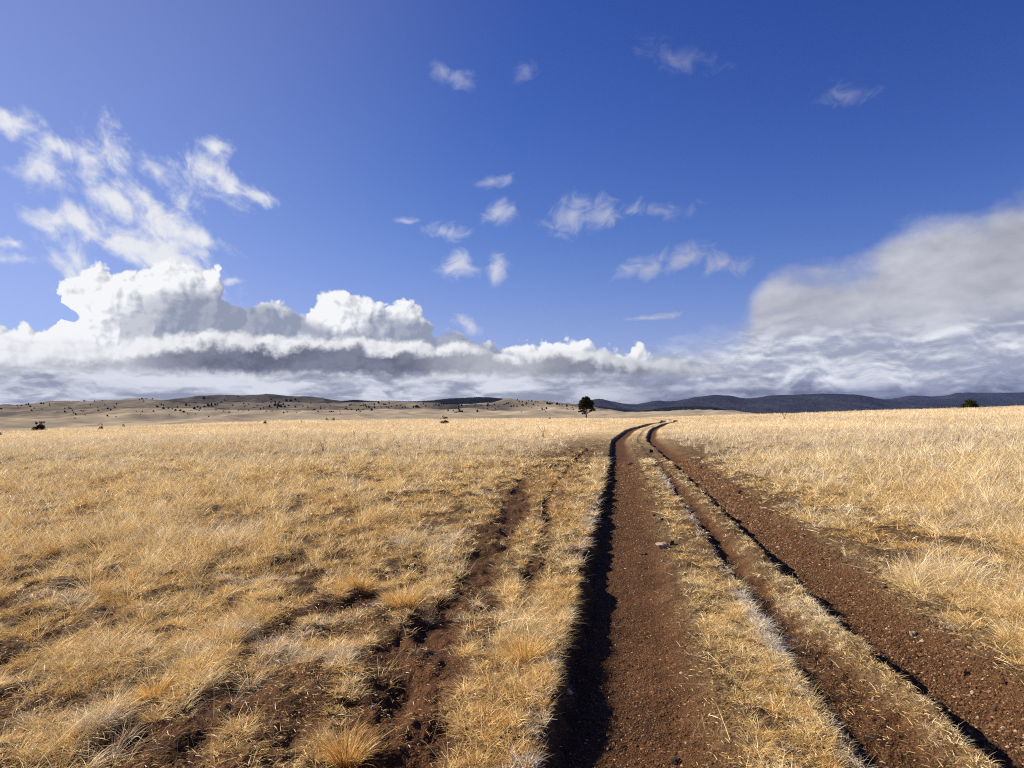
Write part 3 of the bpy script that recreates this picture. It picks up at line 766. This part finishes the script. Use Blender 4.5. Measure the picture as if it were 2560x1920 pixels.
def build_junipers():
    protos = [bush_mesh('juniper_tree', 300 + i, 1.0, 0.72 + 0.09 * i, 'tree', 620, M_juniper, 0.2) for i in range(6)]
    zone = [(420, 'small dark juniper on the pale grass hill at the far left', 'junipers on the pale hill at the far left'),
            (640, 'dark juniper of the dense line along the gully below the grey ridge', 'junipers along the gully under the grey ridge'),
            (760, 'dark juniper in the thicket on the shaded grey slope', 'junipers on the shaded grey slope'),
            (1010, 'dark juniper scattered over the golden knolls mid horizon', 'junipers on the golden knolls'),
            (1290, 'dark juniper on the grey foothills under the pine covered hill', 'junipers under the pine covered hill'),
            (2600, 'small dark juniper on the pale spur beside the lone tree', 'junipers on the spur beside the lone tree')]
    ds = np.exp(np.linspace(math.log(420), math.log(3300), 500))
    r = np.random.default_rng(77)
    for ox, txt in ((0, _c1), (640, _c2), (1280, _c3)):
        for item in txt.split():
            cx, cyy, sz = (float(q) for q in item.split(','))
            px, py, w = ox + cx / 3.456, 960 + cyy / 3.456, sz / 3.456 * 1.85
            u = px_u(px)
            target = 1033 - (py + w * 0.25)
            zz = (hill_z(u * ds, ds) - EYE) / ds * FPX
            hit = np.argmax(zz >= target) if np.any(zz >= target) else int(np.argmax(zz))
            d = ds[hit]
            lab, grp = next((z[1], z[2]) for z in zone if px < z[0])
            o = link('juniper_tree', protos[r.integers(6)], None, (u * d, d, float(hill_z(u * d, d)) - 0.3))
            s = w * d / FPX
            o.scale = (s, s, s * (0.85 + 0.4 * r.random())); o.rotation_euler = (0, 0, r.random() * 6.28)
            tag(o, lab, 'tree', grp)
build_junipers()

# ------------------------------------------------------------------ grass
def blade_arrays(x, y, z, h, w, az, th0, th1, n, rr):
    """curved tapering blades: th0, th1 = tilt from vertical at foot and tip"""
    N = len(x)
    # the ribbon is turned at random about the blade's own axis
    tm = th0 + (th1 - th0) * 0.3
    phi = rr.random(N) * math.pi
    hx, hy = -np.sin(az), np.cos(az)
    ux, uy, uz = np.cos(tm) * np.cos(az), np.cos(tm) * np.sin(az), -np.sin(tm)
    sx, sy, sz = hx * np.cos(phi) + ux * np.sin(phi), hy * np.cos(phi) + uy * np.sin(phi), uz * np.sin(phi)
    px, py, pz = x.copy(), y.copy(), z.copy()
    V = np.empty((N, 2 * n + 1, 3), np.float32)
    for i in range(n + 1):
        t = i / n
        ww = w * (1 - t ** 1.6 * 0.75) * 0.5
        if i < n:
            V[:, 2 * i, 0] = px - sx * ww; V[:, 2 * i, 1] = py - sy * ww; V[:, 2 * i, 2] = pz - sz * ww
            V[:, 2 * i + 1, 0] = px + sx * ww; V[:, 2 * i + 1, 1] = py + sy * ww; V[:, 2 * i + 1, 2] = pz + sz * ww
        else:
            V[:, 2 * n, 0] = px; V[:, 2 * n, 1] = py; V[:, 2 * n, 2] = pz
        th = th0 + (th1 - th0) * ((i + 0.5) / n) ** 1.4
        st = h / n
        px = px + np.sin(th) * np.cos(az) * st; py = py + np.sin(th) * np.sin(az) * st; pz = pz + np.cos(th) * st
    base = []
    for i in range(n - 1): base += [2 * i, 2 * i + 1, 2 * i + 3, 2 * i + 2]
    base += [2 * n - 2, 2 * n - 1, 2 * n]
    sizes = [4] * (n - 1) + [3]
    L_ = (np.array(base, np.int32)[None, :] + (np.arange(N, dtype=np.int32) * (2 * n + 1))[:, None])
    return V.reshape(-1, 3), L_.ravel(), np.tile(np.array(sizes, np.int32), N), 2 * n + 1
def grass_object(name, B, n, mat, label, rr, kind='stuff', parent=None, loc=None):
    x, y, z, h, w, az, th0, th1, hue, val, fr = B
    V, L_, S_, k = blade_arrays(x, y, z, h, w, az, th0, th1, n, rr)
    tint = np.repeat(np.stack([hue, val, fr], -1), k, 0)
    me = raw_mesh(name, V, L_, S_, [mat], False, {'tint': tint})
    o = link(name, me, parent, loc or (0, 0, 0))
    if kind: tag(o, label, 'grass', kind=kind)
    return o

def cover(x, y):
    """for a spot: low tussocks (density, height), tall grass (density, height), hue 0..1, frost 0..1"""
    s, r1, r2, tr, oa, ob, oc = lay(x, y)
    cl = fbm(x * 2.6, y * 1.0, 3, 401); cl2 = fbm(x * 0.45, y * 0.45, 3, 409); cl3 = fbm(x * 7.0, y * 3.0, 3, 415); wide = fbm(x * 0.09, y * 0.05, 3, 419)
    left = s < -0.02
    mid = (s >= -0.02) & (s < 2.0)
    right = s >= 2.0
    away = np.clip(road_x(y) - 0.4 - 1.0 * ss(y, 5, 14) - x, 0, None)
    bank = ss(s, -0.60, -0.42) * left
    old = (1 - 0.93 * oa) * (1 - 0.93 * ob) * (1 - 0.9 * oc)
    # left of the track: low tussocks with soil between them, tall grass farther off and outwards
    ll = np.clip(0.42 + (cl * 0.40 + cl3 * 0.70) * 1.25 + 0.50 * ss(y, 5, 10) - 0.10 * (1 - ss(y, 3.5, 6)), 0.03, 1)
    ll = np.maximum(ll, bank * np.clip(0.80 + 0.3 * cl, 0, 1)) * old
    hl = np.where(bank > .5, 0.062 + 0.022 * cl2 + 0.03 * ss(y, 8, 18), 0.066 + 0.022 * cl2 + 0.022 * cl) + 0.045 * ss(y, 7, 16)
    reach = ss(y + away * 1.0 + cl2 * 1.3, 5.6, 12.0)
    tl = reach * ss(away, 0.2, 2.2) * np.clip(0.50 + cl * 0.8 + cl3 * 0.5 + 0.35 * ss(y, 16, 32), 0.04, 1) * old
    tl = np.maximum(tl, 0.30 * ss(cl2 + 0.4 * cl + 0.4 * cl3, 0.15, 0.7) * ss(away, 0.7, 2.0) * old)
    tl = np.maximum(tl, bank * 0.10 * ss(cl, 0.2, 0.6))
    htl = (0.205 + 0.06 * cl2 + 0.05 * wide + 0.07 * cl) * (0.50 + 0.50 * reach) + 0.06 * ss(away, 1.5, 5) * reach
    # strips between the wheel tracks
    lm = np.clip(0.72 + cl * 0.30 + cl3 * 0.30, 0, 1) * ss(s, 0.82, 1.10) * (1 - tr * 0.96)
    hm = np.where(s > 1.62, 0.034 + 0.010 * cl2, 0.048 + 0.018 * cl2 + 0.012 * cl3) * (1 + 0.5 * ss(y, 8, 18))
    # right field
    lr = ss(s, 2.62, 2.95) * np.clip(0.62 + (cl * 0.35 + cl3 * 0.5) * 1.1 + 0.15 * ss(s, 3.2, 4.6), 0.03, 1)
    hr = 0.075 + 0.035 * np.clip(cl + .2, 0, 1) + 0.02 * ss(s, 3.2, 5)
    trr = ss(s + cl * 0.8 + cl2 * 0.6, 3.1, 5.2) * np.clip(0.55 + cl * 0.7 + 0.3 * ss(y, 14, 30), 0.05, 1)
    htr = 0.21 + 0.05 * cl2 + .05 * wide + 0.05 * cl + 0.05 * ss(s, 5, 9)
    rut = (1 - r1 * 0.985) * (1 - r2 * 0.99)
    htl = htl * (0.78 + 0.15 * ss(y, 20, 45)); htr = htr * (0.84 + 0.12 * ss(y, 20, 45))
    dlow = np.where(left, ll, np.where(mid, lm, lr)) * rut
    hlow = np.where(left, hl, np.where(mid, hm, hr))
    dtall = np.where(left, tl, np.where(mid, 0.0, trr)) * rut
    htall = np.where(left, htl, htr)
    hue = 0.54 + 0.04 * (~left) + 0.33 * ss(y, 9, 45) + cl2 * 0.10 + cl * 0.10 + wide * 0.06
    hue = np.where(mid & (s > 1.62), hue + 0.18, hue)
    gold = ss(cl2 * 0.8 + wide * 0.8 + cl * .35, 0.15, 0.75) * left * ss(y, 8, 13) * (1 - ss(y, 34, 55))
    hue = hue - 0.26 * gold
    rusty = ss(-np.abs(s + 1.15) + 0.75 + cl2 * .5, 0, .5) * ss(y, 8, 12) * (1 - ss(y, 26, 40)) * left
    hue = hue - 0.30 * rusty * ss(cl, -.4, .5)
    fn = fbm(x * 1.6, y * 1.6, 3, 431)
    fr = 0.9 * ss(s, -0.16, -0.07) * (s < 0.2) * ss(fn, -0.45, 0.25)
    fr = np.maximum(fr, 1.0 * ss(s, 1.27, 1.36) * (s < 1.60) * ss(fn, -0.5, 0.1))
    fr = np.maximum(fr, 0.35 * ss(s, 1.9, 1.99) * (s < 2.1) * ss(fn, 0.1, 0.5))
    fr = np.maximum(fr, 0.55 * ss(fn + cl3 * .4, 0.62, 0.95) * (left | right))
    return dlow, hlow, dtall, htall, hue, np.clip(fr, 0, 1) * (1 - ss(y, 18, 40))

def scatter(n, d0, d1, u0, u1, rr, power):
    """points uniform in azimuth, with d^power weighting in log depth"""
    t = rr.random(n)
    if abs(power) < 1e-6: d = d0 * (d1 / d0) ** t
    else: d = (d0 ** power + t * (d1 ** power - d0 ** power)) ** (1 / power)
    u = u0 + (u1 - u0) * rr.random(n)
    return u * d, d

DENS = 1.0
def family(d0, d1, nclump, per, power, wmin, wk, rr, rad0, tall):
    """blades of many tussocks: foot positions, lengths, widths, leans, colours"""
    cx, cyy = scatter(int(nclump * DENS), d0, d1, -0.80, 0.80, rr, power)
    c = cover(cx, cyy)
    dens, h, hue = c[2 if tall else 0], c[3 if tall else 1], c[4]
    ok = rr.random(len(cx)) < dens
    cx, cyy, h, hue = cx[ok], cyy[ok], h[ok], hue[ok]
    n = len(cx)
    cs = np.clip(rr.lognormal(0, 0.42, n), 0.45, 2.1)
    chue = hue + rr.normal(size=n) * 0.16; cval = 0.97 + rr.normal(size=n) * 0.17
    caz = rr.random(n) * 6.283; cl_lean = np.abs(rr.normal(size=n)) * 0.30
    crad = rad0 * np.maximum(1, cyy / 12) * cs * (0.7 + 0.6 * rr.random(n))
    cnt = rr.poisson(per * np.clip(cs, .5, 1.6))
    i = np.repeat(np.arange(n), cnt); N = len(i)
    ang = rr.random(N) * 6.283; q = np.abs(rr.normal(size=N)) * 0.60
    x = cx[i] + np.cos(ang) * q * crad[i]; y = cyy[i] + np.sin(ang) * q * crad[i]
    c2 = cover(x, y)
    s, r1, r2, *_ = lay(x, y)                                   # _[0]: the trough of the middle strip
    keep = (rr.random(N) < np.clip(c2[0] * 3.0 + c2[2] * 3.0, 0, 1)) & (y > 1.2) & (np.maximum(r1, r2) < 0.75 + 0.25 * (rr.random(N) < .1)) & (_[0] < 0.55 + 0.45 * (rr.random(N) < .12))
    i, x, y, ang, q = (v[keep] for v in (i, x, y, ang, q)); fr2 = c2[5][keep]; N = len(i)
    hh = h[i] * cs[i] * (0.50 + 0.70 * rr.random(N)) * np.clip(1.1 - 0.25 * q, .5, 1.1)
    z = ground_z(x, y) - 0.006
    stalk = rr.random(N) < (0.10 if tall else 0.025) * (1 - 0.6 * ss(y, 18, 60))
    hh = np.where(stalk, hh * 1.5 + 0.03, hh)
    w = np.maximum(wmin * (0.6 + 0.7 * rr.random(N)), wk * y * (0.7 + 0.6 * rr.random(N))) * np.where(stalk, 0.75, 1)
    az = np.where(rr.random(N) < 0.7, ang + rr.normal(size=N) * 0.5, caz[i] + rr.normal(size=N) * 0.7)
    th0 = np.clip((0.06 if tall else 0.22) + (0.50 if tall else 0.62) * q + cl_lean[i] * 0.5 + np.abs(rr.normal(size=N)) * (0.18 if tall else 0.3), 0, 1.4)
    th1 = th0 + np.abs(rr.normal(size=N)) * (0.9 if tall else 0.8) + 0.25
    flat = rr.random(N) < (0.10 if tall else 0.20)
    th0 = np.where(flat, 0.95 + 0.45 * rr.random(N), th0); th1 = np.where(flat, 1.5, th1)
    th1 = np.where(stalk, th0 + 0.35, np.minimum(th1, 2.4))
    hue_b = np.clip(chue[i] + rr.normal(size=N) * 0.10 + np.where(stalk, 0.18, 0) + (0.07 if tall else 0), 0, 1)
    calm = 1 - 0.6 * ss(y, 18, 60)                             # far blades stand for many: their colours even out
    val = np.clip(1 + (cval[i] - 1 + rr.normal(size=N) * 0.16) * calm + 0.13 * fbm(x * 0.05, y * 0.03, 3, 461) * ss(y, 10, 40), 0.45, 1.3)
    frost = fr2 * (rr.random(N) < 0.7) * (0.5 + 0.5 * rr.random(N))
    return [x, y, z, hh, w, az, th0, th1, hue_b, val, frost]
def strewn(n, d0, d1, rr):
    """loose straws lying flat along the edges of the wheel tracks and on the soil"""
    d = np.exp(np.log(d0) + (np.log(d1) - np.log(d0)) * rr.random(n) ** 1.2)
    which = rr.random(n)
    sx = np.where(which < .45, 2.62 + np.abs(rr.normal(size=n)) * 0.16, np.where(which < .65, 0.92 + rr.normal(size=n) * 0.10, np.where(which < .8, 1.6 + rr.normal(size=n) * 0.14, -0.8 + rr.normal(size=n) * 0.9)))
    x = road_x(d) + sx
    h = 0.10 + 0.34 * rr.random(n) ** 2
    along = math.pi / 2 - 0.13 + np.where(rr.random(n) < .5, math.pi, 0) + rr.normal(size=n) * 0.5
    return [x, d, ground_z(x, d) + 0.012, h, np.maximum(0.0022, 0.0004 * d), along, np.full(n, 1.50) + rr.normal(size=n) * .05, np.full(n, 1.60), np.clip(0.8 + rr.normal(size=n) * .1, 0, 1), np.full(n, 1.0), np.zeros(n)]
def matted(n, d0, d1, rr):
    """short broken straw lying matted on the soil between the tussocks"""
    x, d = scatter(n, d0, d1, -0.80, 0.80, rr, 0.9)
    s, r1, r2, tr, oa, ob, oc = lay(x, d)
    p = (1 - r1) * (1 - r2) * (1 - 0.85 * tr) * (1 - 0.75 * np.maximum(oa, oc)) * np.clip(0.55 + fbm(x * 2.7, d * 2.7, 4, 451) * 0.75, 0, 1)
    ok = rr.random(n) < p
    x, d = x[ok], d[ok]; n = len(x)
    th = 1.15 + 0.40 * rr.random(n)
    c = cover(x, d)
    return [x, d, ground_z(x, d) + 0.003 + 0.008 * rr.random(n), (0.016 + 0.045 * rr.random(n) ** 1.6) * np.maximum(1, d / 9), np.maximum(0.0024, 0.00042 * d), rr.random(n) * 6.283, th, th + 0.35 + 0.3 * rr.normal(size=n),
            np.clip(0.46 + rr.normal(size=n) * .18, 0, 1), np.clip(0.95 + rr.normal(size=n) * .2, .3, 1.3), c[5] * (rr.random(n) < .5)]
def field(label, seed, nseg, *fams, extra=None, mat=None):
    rr = np.random.default_rng(seed)
    Bs = [family(*f[:7], rr, *f[7:]) for f in fams]
    if extra: Bs.append(strewn(*extra, rr))
    if mat: Bs.append(matted(*mat, rr))
    B = [np.concatenate([b[k] for b in Bs]) for k in range(11)]
    print('grass', len(B[0]))
    return grass_object('grass', B, nseg, M_straw, label, rr)
#        d0 d1 clumps per power wmin wk  rad tall
field('clumped dry straw grass in the foreground along the wheel tracks', 501, 4,
      (2.0, 7.0, 27000, 38, 1.1, 0.0020, 0.00036, 0.046, False), (2.0, 7.0, 6500, 26, 1.1, 0.0021, 0.00036, 0.055, True), extra=(420, 2.6, 14), mat=(105000, 2.0, 7.0))
field('dry straw grass of the nearer field beside the track', 502, 3,
      (7.0, 26.0, 29000, 22, 0.35, 0.0022, 0.00038, 0.052, False), (7.0, 26.0, 23000, 18, 0.35, 0.0022, 0.00036, 0.060, True), mat=(50000, 7.0, 22.0))
field('pale dry grass of the far field up to its edge', 503, 2,
      (26.0, 235.0, 9000, 9, 0.0, 0.004, 0.00036, 0.055, False), (26.0, 235.0, 56000, 18, 0.0, 0.004, 0.00021, 0.060, True))

# ------------------------------------------------------------------ gravel, stones, weeds
def mat_stone(name, a, b, sc=30.0):
    m, nt, out = new_mat(name)
    p = objpos(nt)
    n = fac(noise(p, sc, 4, 0.6, dims='3D'))
    principled(nt, out, mixc(sstep(n, 0.35, 0.65), a, b), 0.9, (n, 0.5, 0.01), 0.2)
    return m
def mat_gravel():
    m, nt, out = new_mat('gravel_clods')
    tv = nt.nodes.new('ShaderNodeSeparateXYZ'); nt.links.new(attr(nt, 'tint', True), tv.inputs[0])
    c = ramp(nt, X(tv.outputs[0]), [(0.0, (0.03, 0.014, 0.007)), (0.5, (0.115, 0.057, 0.027)), (0.85, (0.22, 0.13, 0.07)), (1.0, (0.42, 0.31, 0.21))])
    principled(nt, out, c, 0.95, None, 0.1)
    return m
M_gravel = mat_gravel()
def build_gravel():
    rr = np.random.default_rng(601)
    octa = np.array([(1, 0, 0), (0, 1, 0), (-1, 0, 0), (0, -1, 0), (0, 0, 1), (0, 0, -1)], float)
    F = np.array([(0, 1, 4), (1, 2, 4), (2, 3, 4), (3, 0, 4)])           # the upper half is enough: the rest is in the soil
    n = 280000
    d = np.exp(math.log(2.4) + (math.log(26.0) - math.log(2.4)) * rr.random(n) ** 1.15)
    q = rr.random(n)
    s0 = np.where(q < .36, rr.random(n) * 0.95, np.where(q < .72, 1.98 + rr.random(n) * 0.80, np.where(q < .80, 1.40 + rr.random(n) * 0.32, -0.1 - 2.6 * rr.random(n))))
    x = road_x(d) + s0
    s, r1, r2, tr, oa, ob, oc = lay(x, d)
    soil = np.maximum.reduce([r1, r2, tr * .8, oa * .8, oc * .8, 0.22 + 0 * s])
    ok = rr.random(n) < soil
    x, d, s = x[ok], d[ok], s[ok]; n = len(x)
    big = np.where(s > 1.95, 1.75, 1.0)
    size = np.clip(rr.lognormal(math.log(0.0034), 0.42, n), 0.0018, 0.016) * big * np.maximum(1, d / 7)
    a = rr.random(n) * 6.283
    ca, sa = np.cos(a), np.sin(a)
    V = octa[None, :, :] * (0.7 + 0.6 * rr.random((n, 6, 1))) * size[:, None, None] * np.array([1, .8, .75])
    Vx = V[..., 0] * ca[:, None] - V[..., 1] * sa[:, None]; Vy = V[..., 0] * sa[:, None] + V[..., 1] * ca[:, None]
    z = ground_z(x, d)
    P = np.stack([Vx + x[:, None], Vy + d[:, None], V[..., 2] + z[:, None] + size[:, None] * 0.15], -1).reshape(-1, 3)
    L_ = (F[None] + (np.arange(n) * 6)[:, None, None]).reshape(-1)
    hue = np.clip(0.45 + rr.normal(size=n) * 0.20 + (rr.random(n) < 0.05) * 0.5, 0, 1)
    tint = np.repeat(np.stack([hue, hue, hue], -1), 6, 0)
    me = raw_mesh('gravel', P, L_, np.full(n * 4, 3, np.int32), [M_gravel], False, {'tint': tint})
    tag(link('gravel', me), 'loose reddish gravel and clods on the wheel tracks', 'gravel', kind='stuff')
    print('gravel', n)
build_gravel()

def rock_mesh(name, seed, sx, sy, sz, mat, sub=3, amp=.28):
    import bmesh
    bm = bmesh.new(); bmesh.ops.create_icosphere(bm, subdivisions=sub, radius=1)
    r = np.random.default_rng(seed)
    o = r.random(3) * 50
    co = np.array([v.co for v in bm.verts])
    dn = fbm(co[:, 0] * 1.3 + o[0] + co[:, 2], co[:, 1] * 1.3 + o[1] - co[:, 2] * .7, 4, seed) * amp
    planes = r.normal(size=(7, 3)); planes /= np.linalg.norm(planes, axis=1)[:, None]
    co = co * (1 + dn)[:, None]
    for p in planes:                                                        # broken faces
        k = co @ p; over = np.maximum(k - 0.72, 0); co -= over[:, None] * p * 0.85
    co *= np.array([sx, sy, sz])
    for v, c in zip(bm.verts, co): v.co = c
    me = bpy.data.meshes.new(name); bm.to_mesh(me); bm.free()
    me.materials.append(mat)
    return me
M_pale = mat_stone('pale_stone', (0.22, 0.155, 0.11), (0.48, 0.38, 0.29))
M_dark = mat_stone('dark_basalt', (0.012, 0.009, 0.008), (0.045, 0.033, 0.026))
M_brown = mat_stone('brown_stone', (0.05, 0.028, 0.017), (0.13, 0.078, 0.048))
def stone(px, py, w, hgt, mat, seed, label, rz=0.0, depth=0.8):
    x, y = on_plain(px, py)
    for _ in range(4):                                                      # settle onto the rutted surface along the sight line
        rx, ry, rz_ = ray(px, py)
        t = (float(ground_z(x, y)) - EYE) / rz_
        x, y = rx * t, ry * t
    sx = w / FPX * y * .5; sz = hgt / FPX * y * .62
    o = link('stone', rock_mesh('stone', seed, sx, sx * depth, sz, mat), None, (x, y, float(ground_z(x, y)) + sz * .35))
    o.rotation_euler = (0, 0, rz)
    return tag(o, label, 'stone')
stone(1658, 1369, 36, 16, M_pale, 3, 'flat pale stone with a pointed left end beside the grassy middle strip', 0.3)
stone(1679, 1362, 20, 15, M_brown, 4, 'brown stone touching the right end of the flat pale stone', 0.8)
stone(1607, 1388, 22, 9, M_brown, 5, 'low brown clod in the left wheel track below the pale stone', 0.1)
stone(1656, 1405, 9, 7, M_pale, 6, 'small whitish pebble in the left wheel track', 0.0)
stone(1606, 1443, 7, 6, M_pale, 7, 'tiny whitish pebble in the middle of the left wheel track', 0.0)
stone(1627, 1131, 12, 12, M_dark, 8, 'black rock standing in the grass between the tracks far ahead', 0.0)
stone(1576, 1161, 14, 7, M_dark, 9, 'dark stone lying in the left wheel track far ahead', 0.0)
stone(1691, 1908, 30, 16, M_dark, 10, 'dark stone at the bottom edge in the left wheel track', 0.4)
stone(1636, 1290, 9, 7, M_dark, 11, 'small dark stone left of its twin at the rim of the left track', 0.4)
stone(1655, 1300, 9, 7, M_dark, 12, 'small dark stone right of its twin at the rim of the left track', 0.9)
stone(1850, 1228, 16, 9, M_brown, 13, 'brown stone on the right rim of the right wheel track', 0.2)
stone(2212, 1465, 17, 11, M_brown, 14, 'reddish stone among straws on the right edge of the right track', 0.2)
stone(2284, 1575, 22, 14, M_pale, 15, 'pale rounded stone in the right wheel track', 0.5)
stone(2283, 1582, 13, 9, M_brown, 24, 'small brown stone leaning on the pale rounded stone', 0.5)
stone(2488, 1755, 20, 15, M_brown, 16, 'brown stone low in the right wheel track near the right edge', 0.1)
stone(2416, 1672, 24, 14, M_brown, 17, 'wide brown stone in the middle of the right wheel track', 0.1)
stone(2186, 1749, 12, 12, M_pale, 18, 'small pinkish stone in the trough of the middle strip', 0.1)
stone(935, 1772, 16, 12, M_pale, 19, 'pale pink stone on the bare soil left of the tracks', 0.7)
stone(1088, 1755, 20, 12, M_brown, 20, 'brown clod on the bare soil beside the left bank', 0.7)
stone(1104, 1461, 16, 12, M_pale, 21, 'whitish stone half in the grass of the old wheel mark', 0.2)
stone(1420, 1730, 22, 14, M_pale, 22, 'whitish frosted clod in the shadow of the left bank', 0.2)
stone(1745, 1590, 10, 8, M_brown, 23, 'small brown stone under the tuft on the left track rim', 0.2)

M_weed = mat_stone('dried_weed', (0.035, 0.020, 0.013), (0.085, 0.055, 0.035))
def weed(px, py, hpx, label, seed, heads=4, spread=.3, d=None):
    r = np.random.default_rng(seed)
    x, y = on_plain(px, py)
    H = hpx / FPX * y
    th = max(0.0018, 0.00026 * y)
    root = bpy.data.objects.new('dried_weed', None); scene.collection.objects.link(root)
    root.location = (x, y, float(ground_z(x, y)) - .01)
    parts, tips = [], []
    for k in range(heads):
        a = r.random() * 6.28; l = H * (0.7 + .35 * r.random())
        e_ = np.array([math.cos(a) * l * spread * (0.4 + r.random()), math.sin(a) * l * spread, l])
        parts.append(tube([(0, 0, 0), e_ * [.25, .25, .5], e_], [th, th * .8, th * .5], 5)); tips.append(e_)
    link('stem', tubes_mesh('stem', parts, [M_weed]), root)
    for t in tips:
        o = link('seed_head', rock_mesh('seed_head', seed + 1, th * 2.2, th * 2.2, th * 2.4, M_weed, 1), root, tuple(t))
    return tag(root, label, 'dried weed', 'dried weeds with dark seed heads')
weed(560, 1262, 45, 'dried weed with four dark round heads in the middle of the left field', 701, 4, .45)
weed(38, 1275, 30, 'dried weed with two dark heads near the left edge of the field', 702, 2, .3)
weed(258, 1280, 16, 'short dried weed with two dark heads in the left field grass', 703, 2, .3)
weed(885, 1100, 22, 'dark stalk standing up from the far left field below the pair of bushes', 704, 3, .12)
weed(918, 1102, 26, 'thin tall dark stalk right of the thicker dark stalk', 705, 2, .08)
weed(718, 1098, 14, 'short dark stalk in the far field left of the taller stalks', 706, 2, .1)
weed(808, 1140, 42, 'branching bare weed above the golden grass patch', 707, 5, .22)
weed(1358, 1096, 34, 'leaning dark weed between the tree and the bend of the track', 708, 3, .35)
weed(2395, 1118, 24, 'dried weed leaning left with two dark heads in the right field', 709, 2, .6)
weed(2462, 1086, 18, 'dried weed with several dark heads near the right edge', 710, 5, .6)
weed(1962, 1050, 18, 'bare twiggy weed near the edge of the right field', 711, 4, .3)

# tussocks that stand by themselves on the bare soil
def tussock(px, py, wpx, hpx, hue, label, seed, n=520):
    rr = np.random.default_rng(seed)
    x, y = on_plain(px, py)
    Rr = wpx / FPX * y * .5; H = hpx / FPX * y
    z = float(ground_z(x, y))
    ang = rr.random(n) * 6.283; q = np.sqrt(rr.random(n))
    bx = np.cos(ang) * q * Rr * .55; by = np.sin(ang) * q * Rr * .55
    bz = ground_z(x + bx, y + by) - z - 0.006
    hh = H * (0.55 + .6 * rr.random(n)) * np.where(rr.random(n) < .06, 1.45, 1)
    th0 = 0.05 + 0.55 * q + np.abs(rr.normal(size=n)) * .15
    B = [bx, by, bz, hh, np.full(n, 0.0026) * (.7 + .6 * rr.random(n)), ang + rr.normal(size=n) * .4, th0, th0 + .2 + np.abs(rr.normal(size=n)) * .55,
         np.clip(hue + rr.normal(size=n) * .13, 0, 1), np.clip(1 + rr.normal(size=n) * .14, .5, 1.3), np.zeros(n)]
    o = grass_object('grass_tussock', B, 4, M_straw, None, rr, kind=None, loc=(x, y, z))
    return tag(o, label, 'grass tussock', 'single grass tussocks')
tussock(1008, 1530, 105, 70, .36, 'orange straw tussock alone on bare soil left of the left bank', 801)
tussock(866, 1885, 110, 100, .34, 'tall orange straw tussock on the soil at the bottom edge', 802)
tussock(903, 1475, 85, 50, .40, 'golden dome tussock in front of the dark soil patch of the old track', 803)
tussock(1315, 1645, 120, 75, .38, 'large golden tussock on top of the left bank', 804)
tussock(385, 1735, 80, 62, .42, 'straw tussock among low grass in the lower left', 805)
tussock(560, 1610, 90, 55, .40, 'golden tussock left of the bare soil strip', 806)

# ------------------------------------------------------------------ the air
def build_haze():
    m, nt, out = new_mat('air')
    v = nt.nodes.new('ShaderNodeVolumePrincipled')
    v.inputs['Color'].default_value = (0.36, 0.50, 1.0, 1)
    v.inputs['Density'].default_value = 9.0e-6
    v.inputs['Anisotropy'].default_value = 0.0
    nt.links.new(v.outputs[0], out.inputs['Volume'])
    x0, x1, y0, y1, z0, z1 = -26000, 26000, -400, 17500, -420, 620
    V = [(x, y, z) for z in (z0, z1) for y in (y0, y1) for x in (x0, x1)]
    F = np.array([(0, 2, 3, 1), (4, 5, 7, 6), (0, 1, 5, 4), (2, 6, 7, 3), (0, 4, 6, 2), (1, 3, 7, 5)])
    me = raw_mesh('haze', np.array(V, float), F, np.full(6, 4, np.int32), [m], False)
    tag(link('haze', me), 'thin blue air in front of the distant mountains', 'haze', kind='stuff')
build_haze()
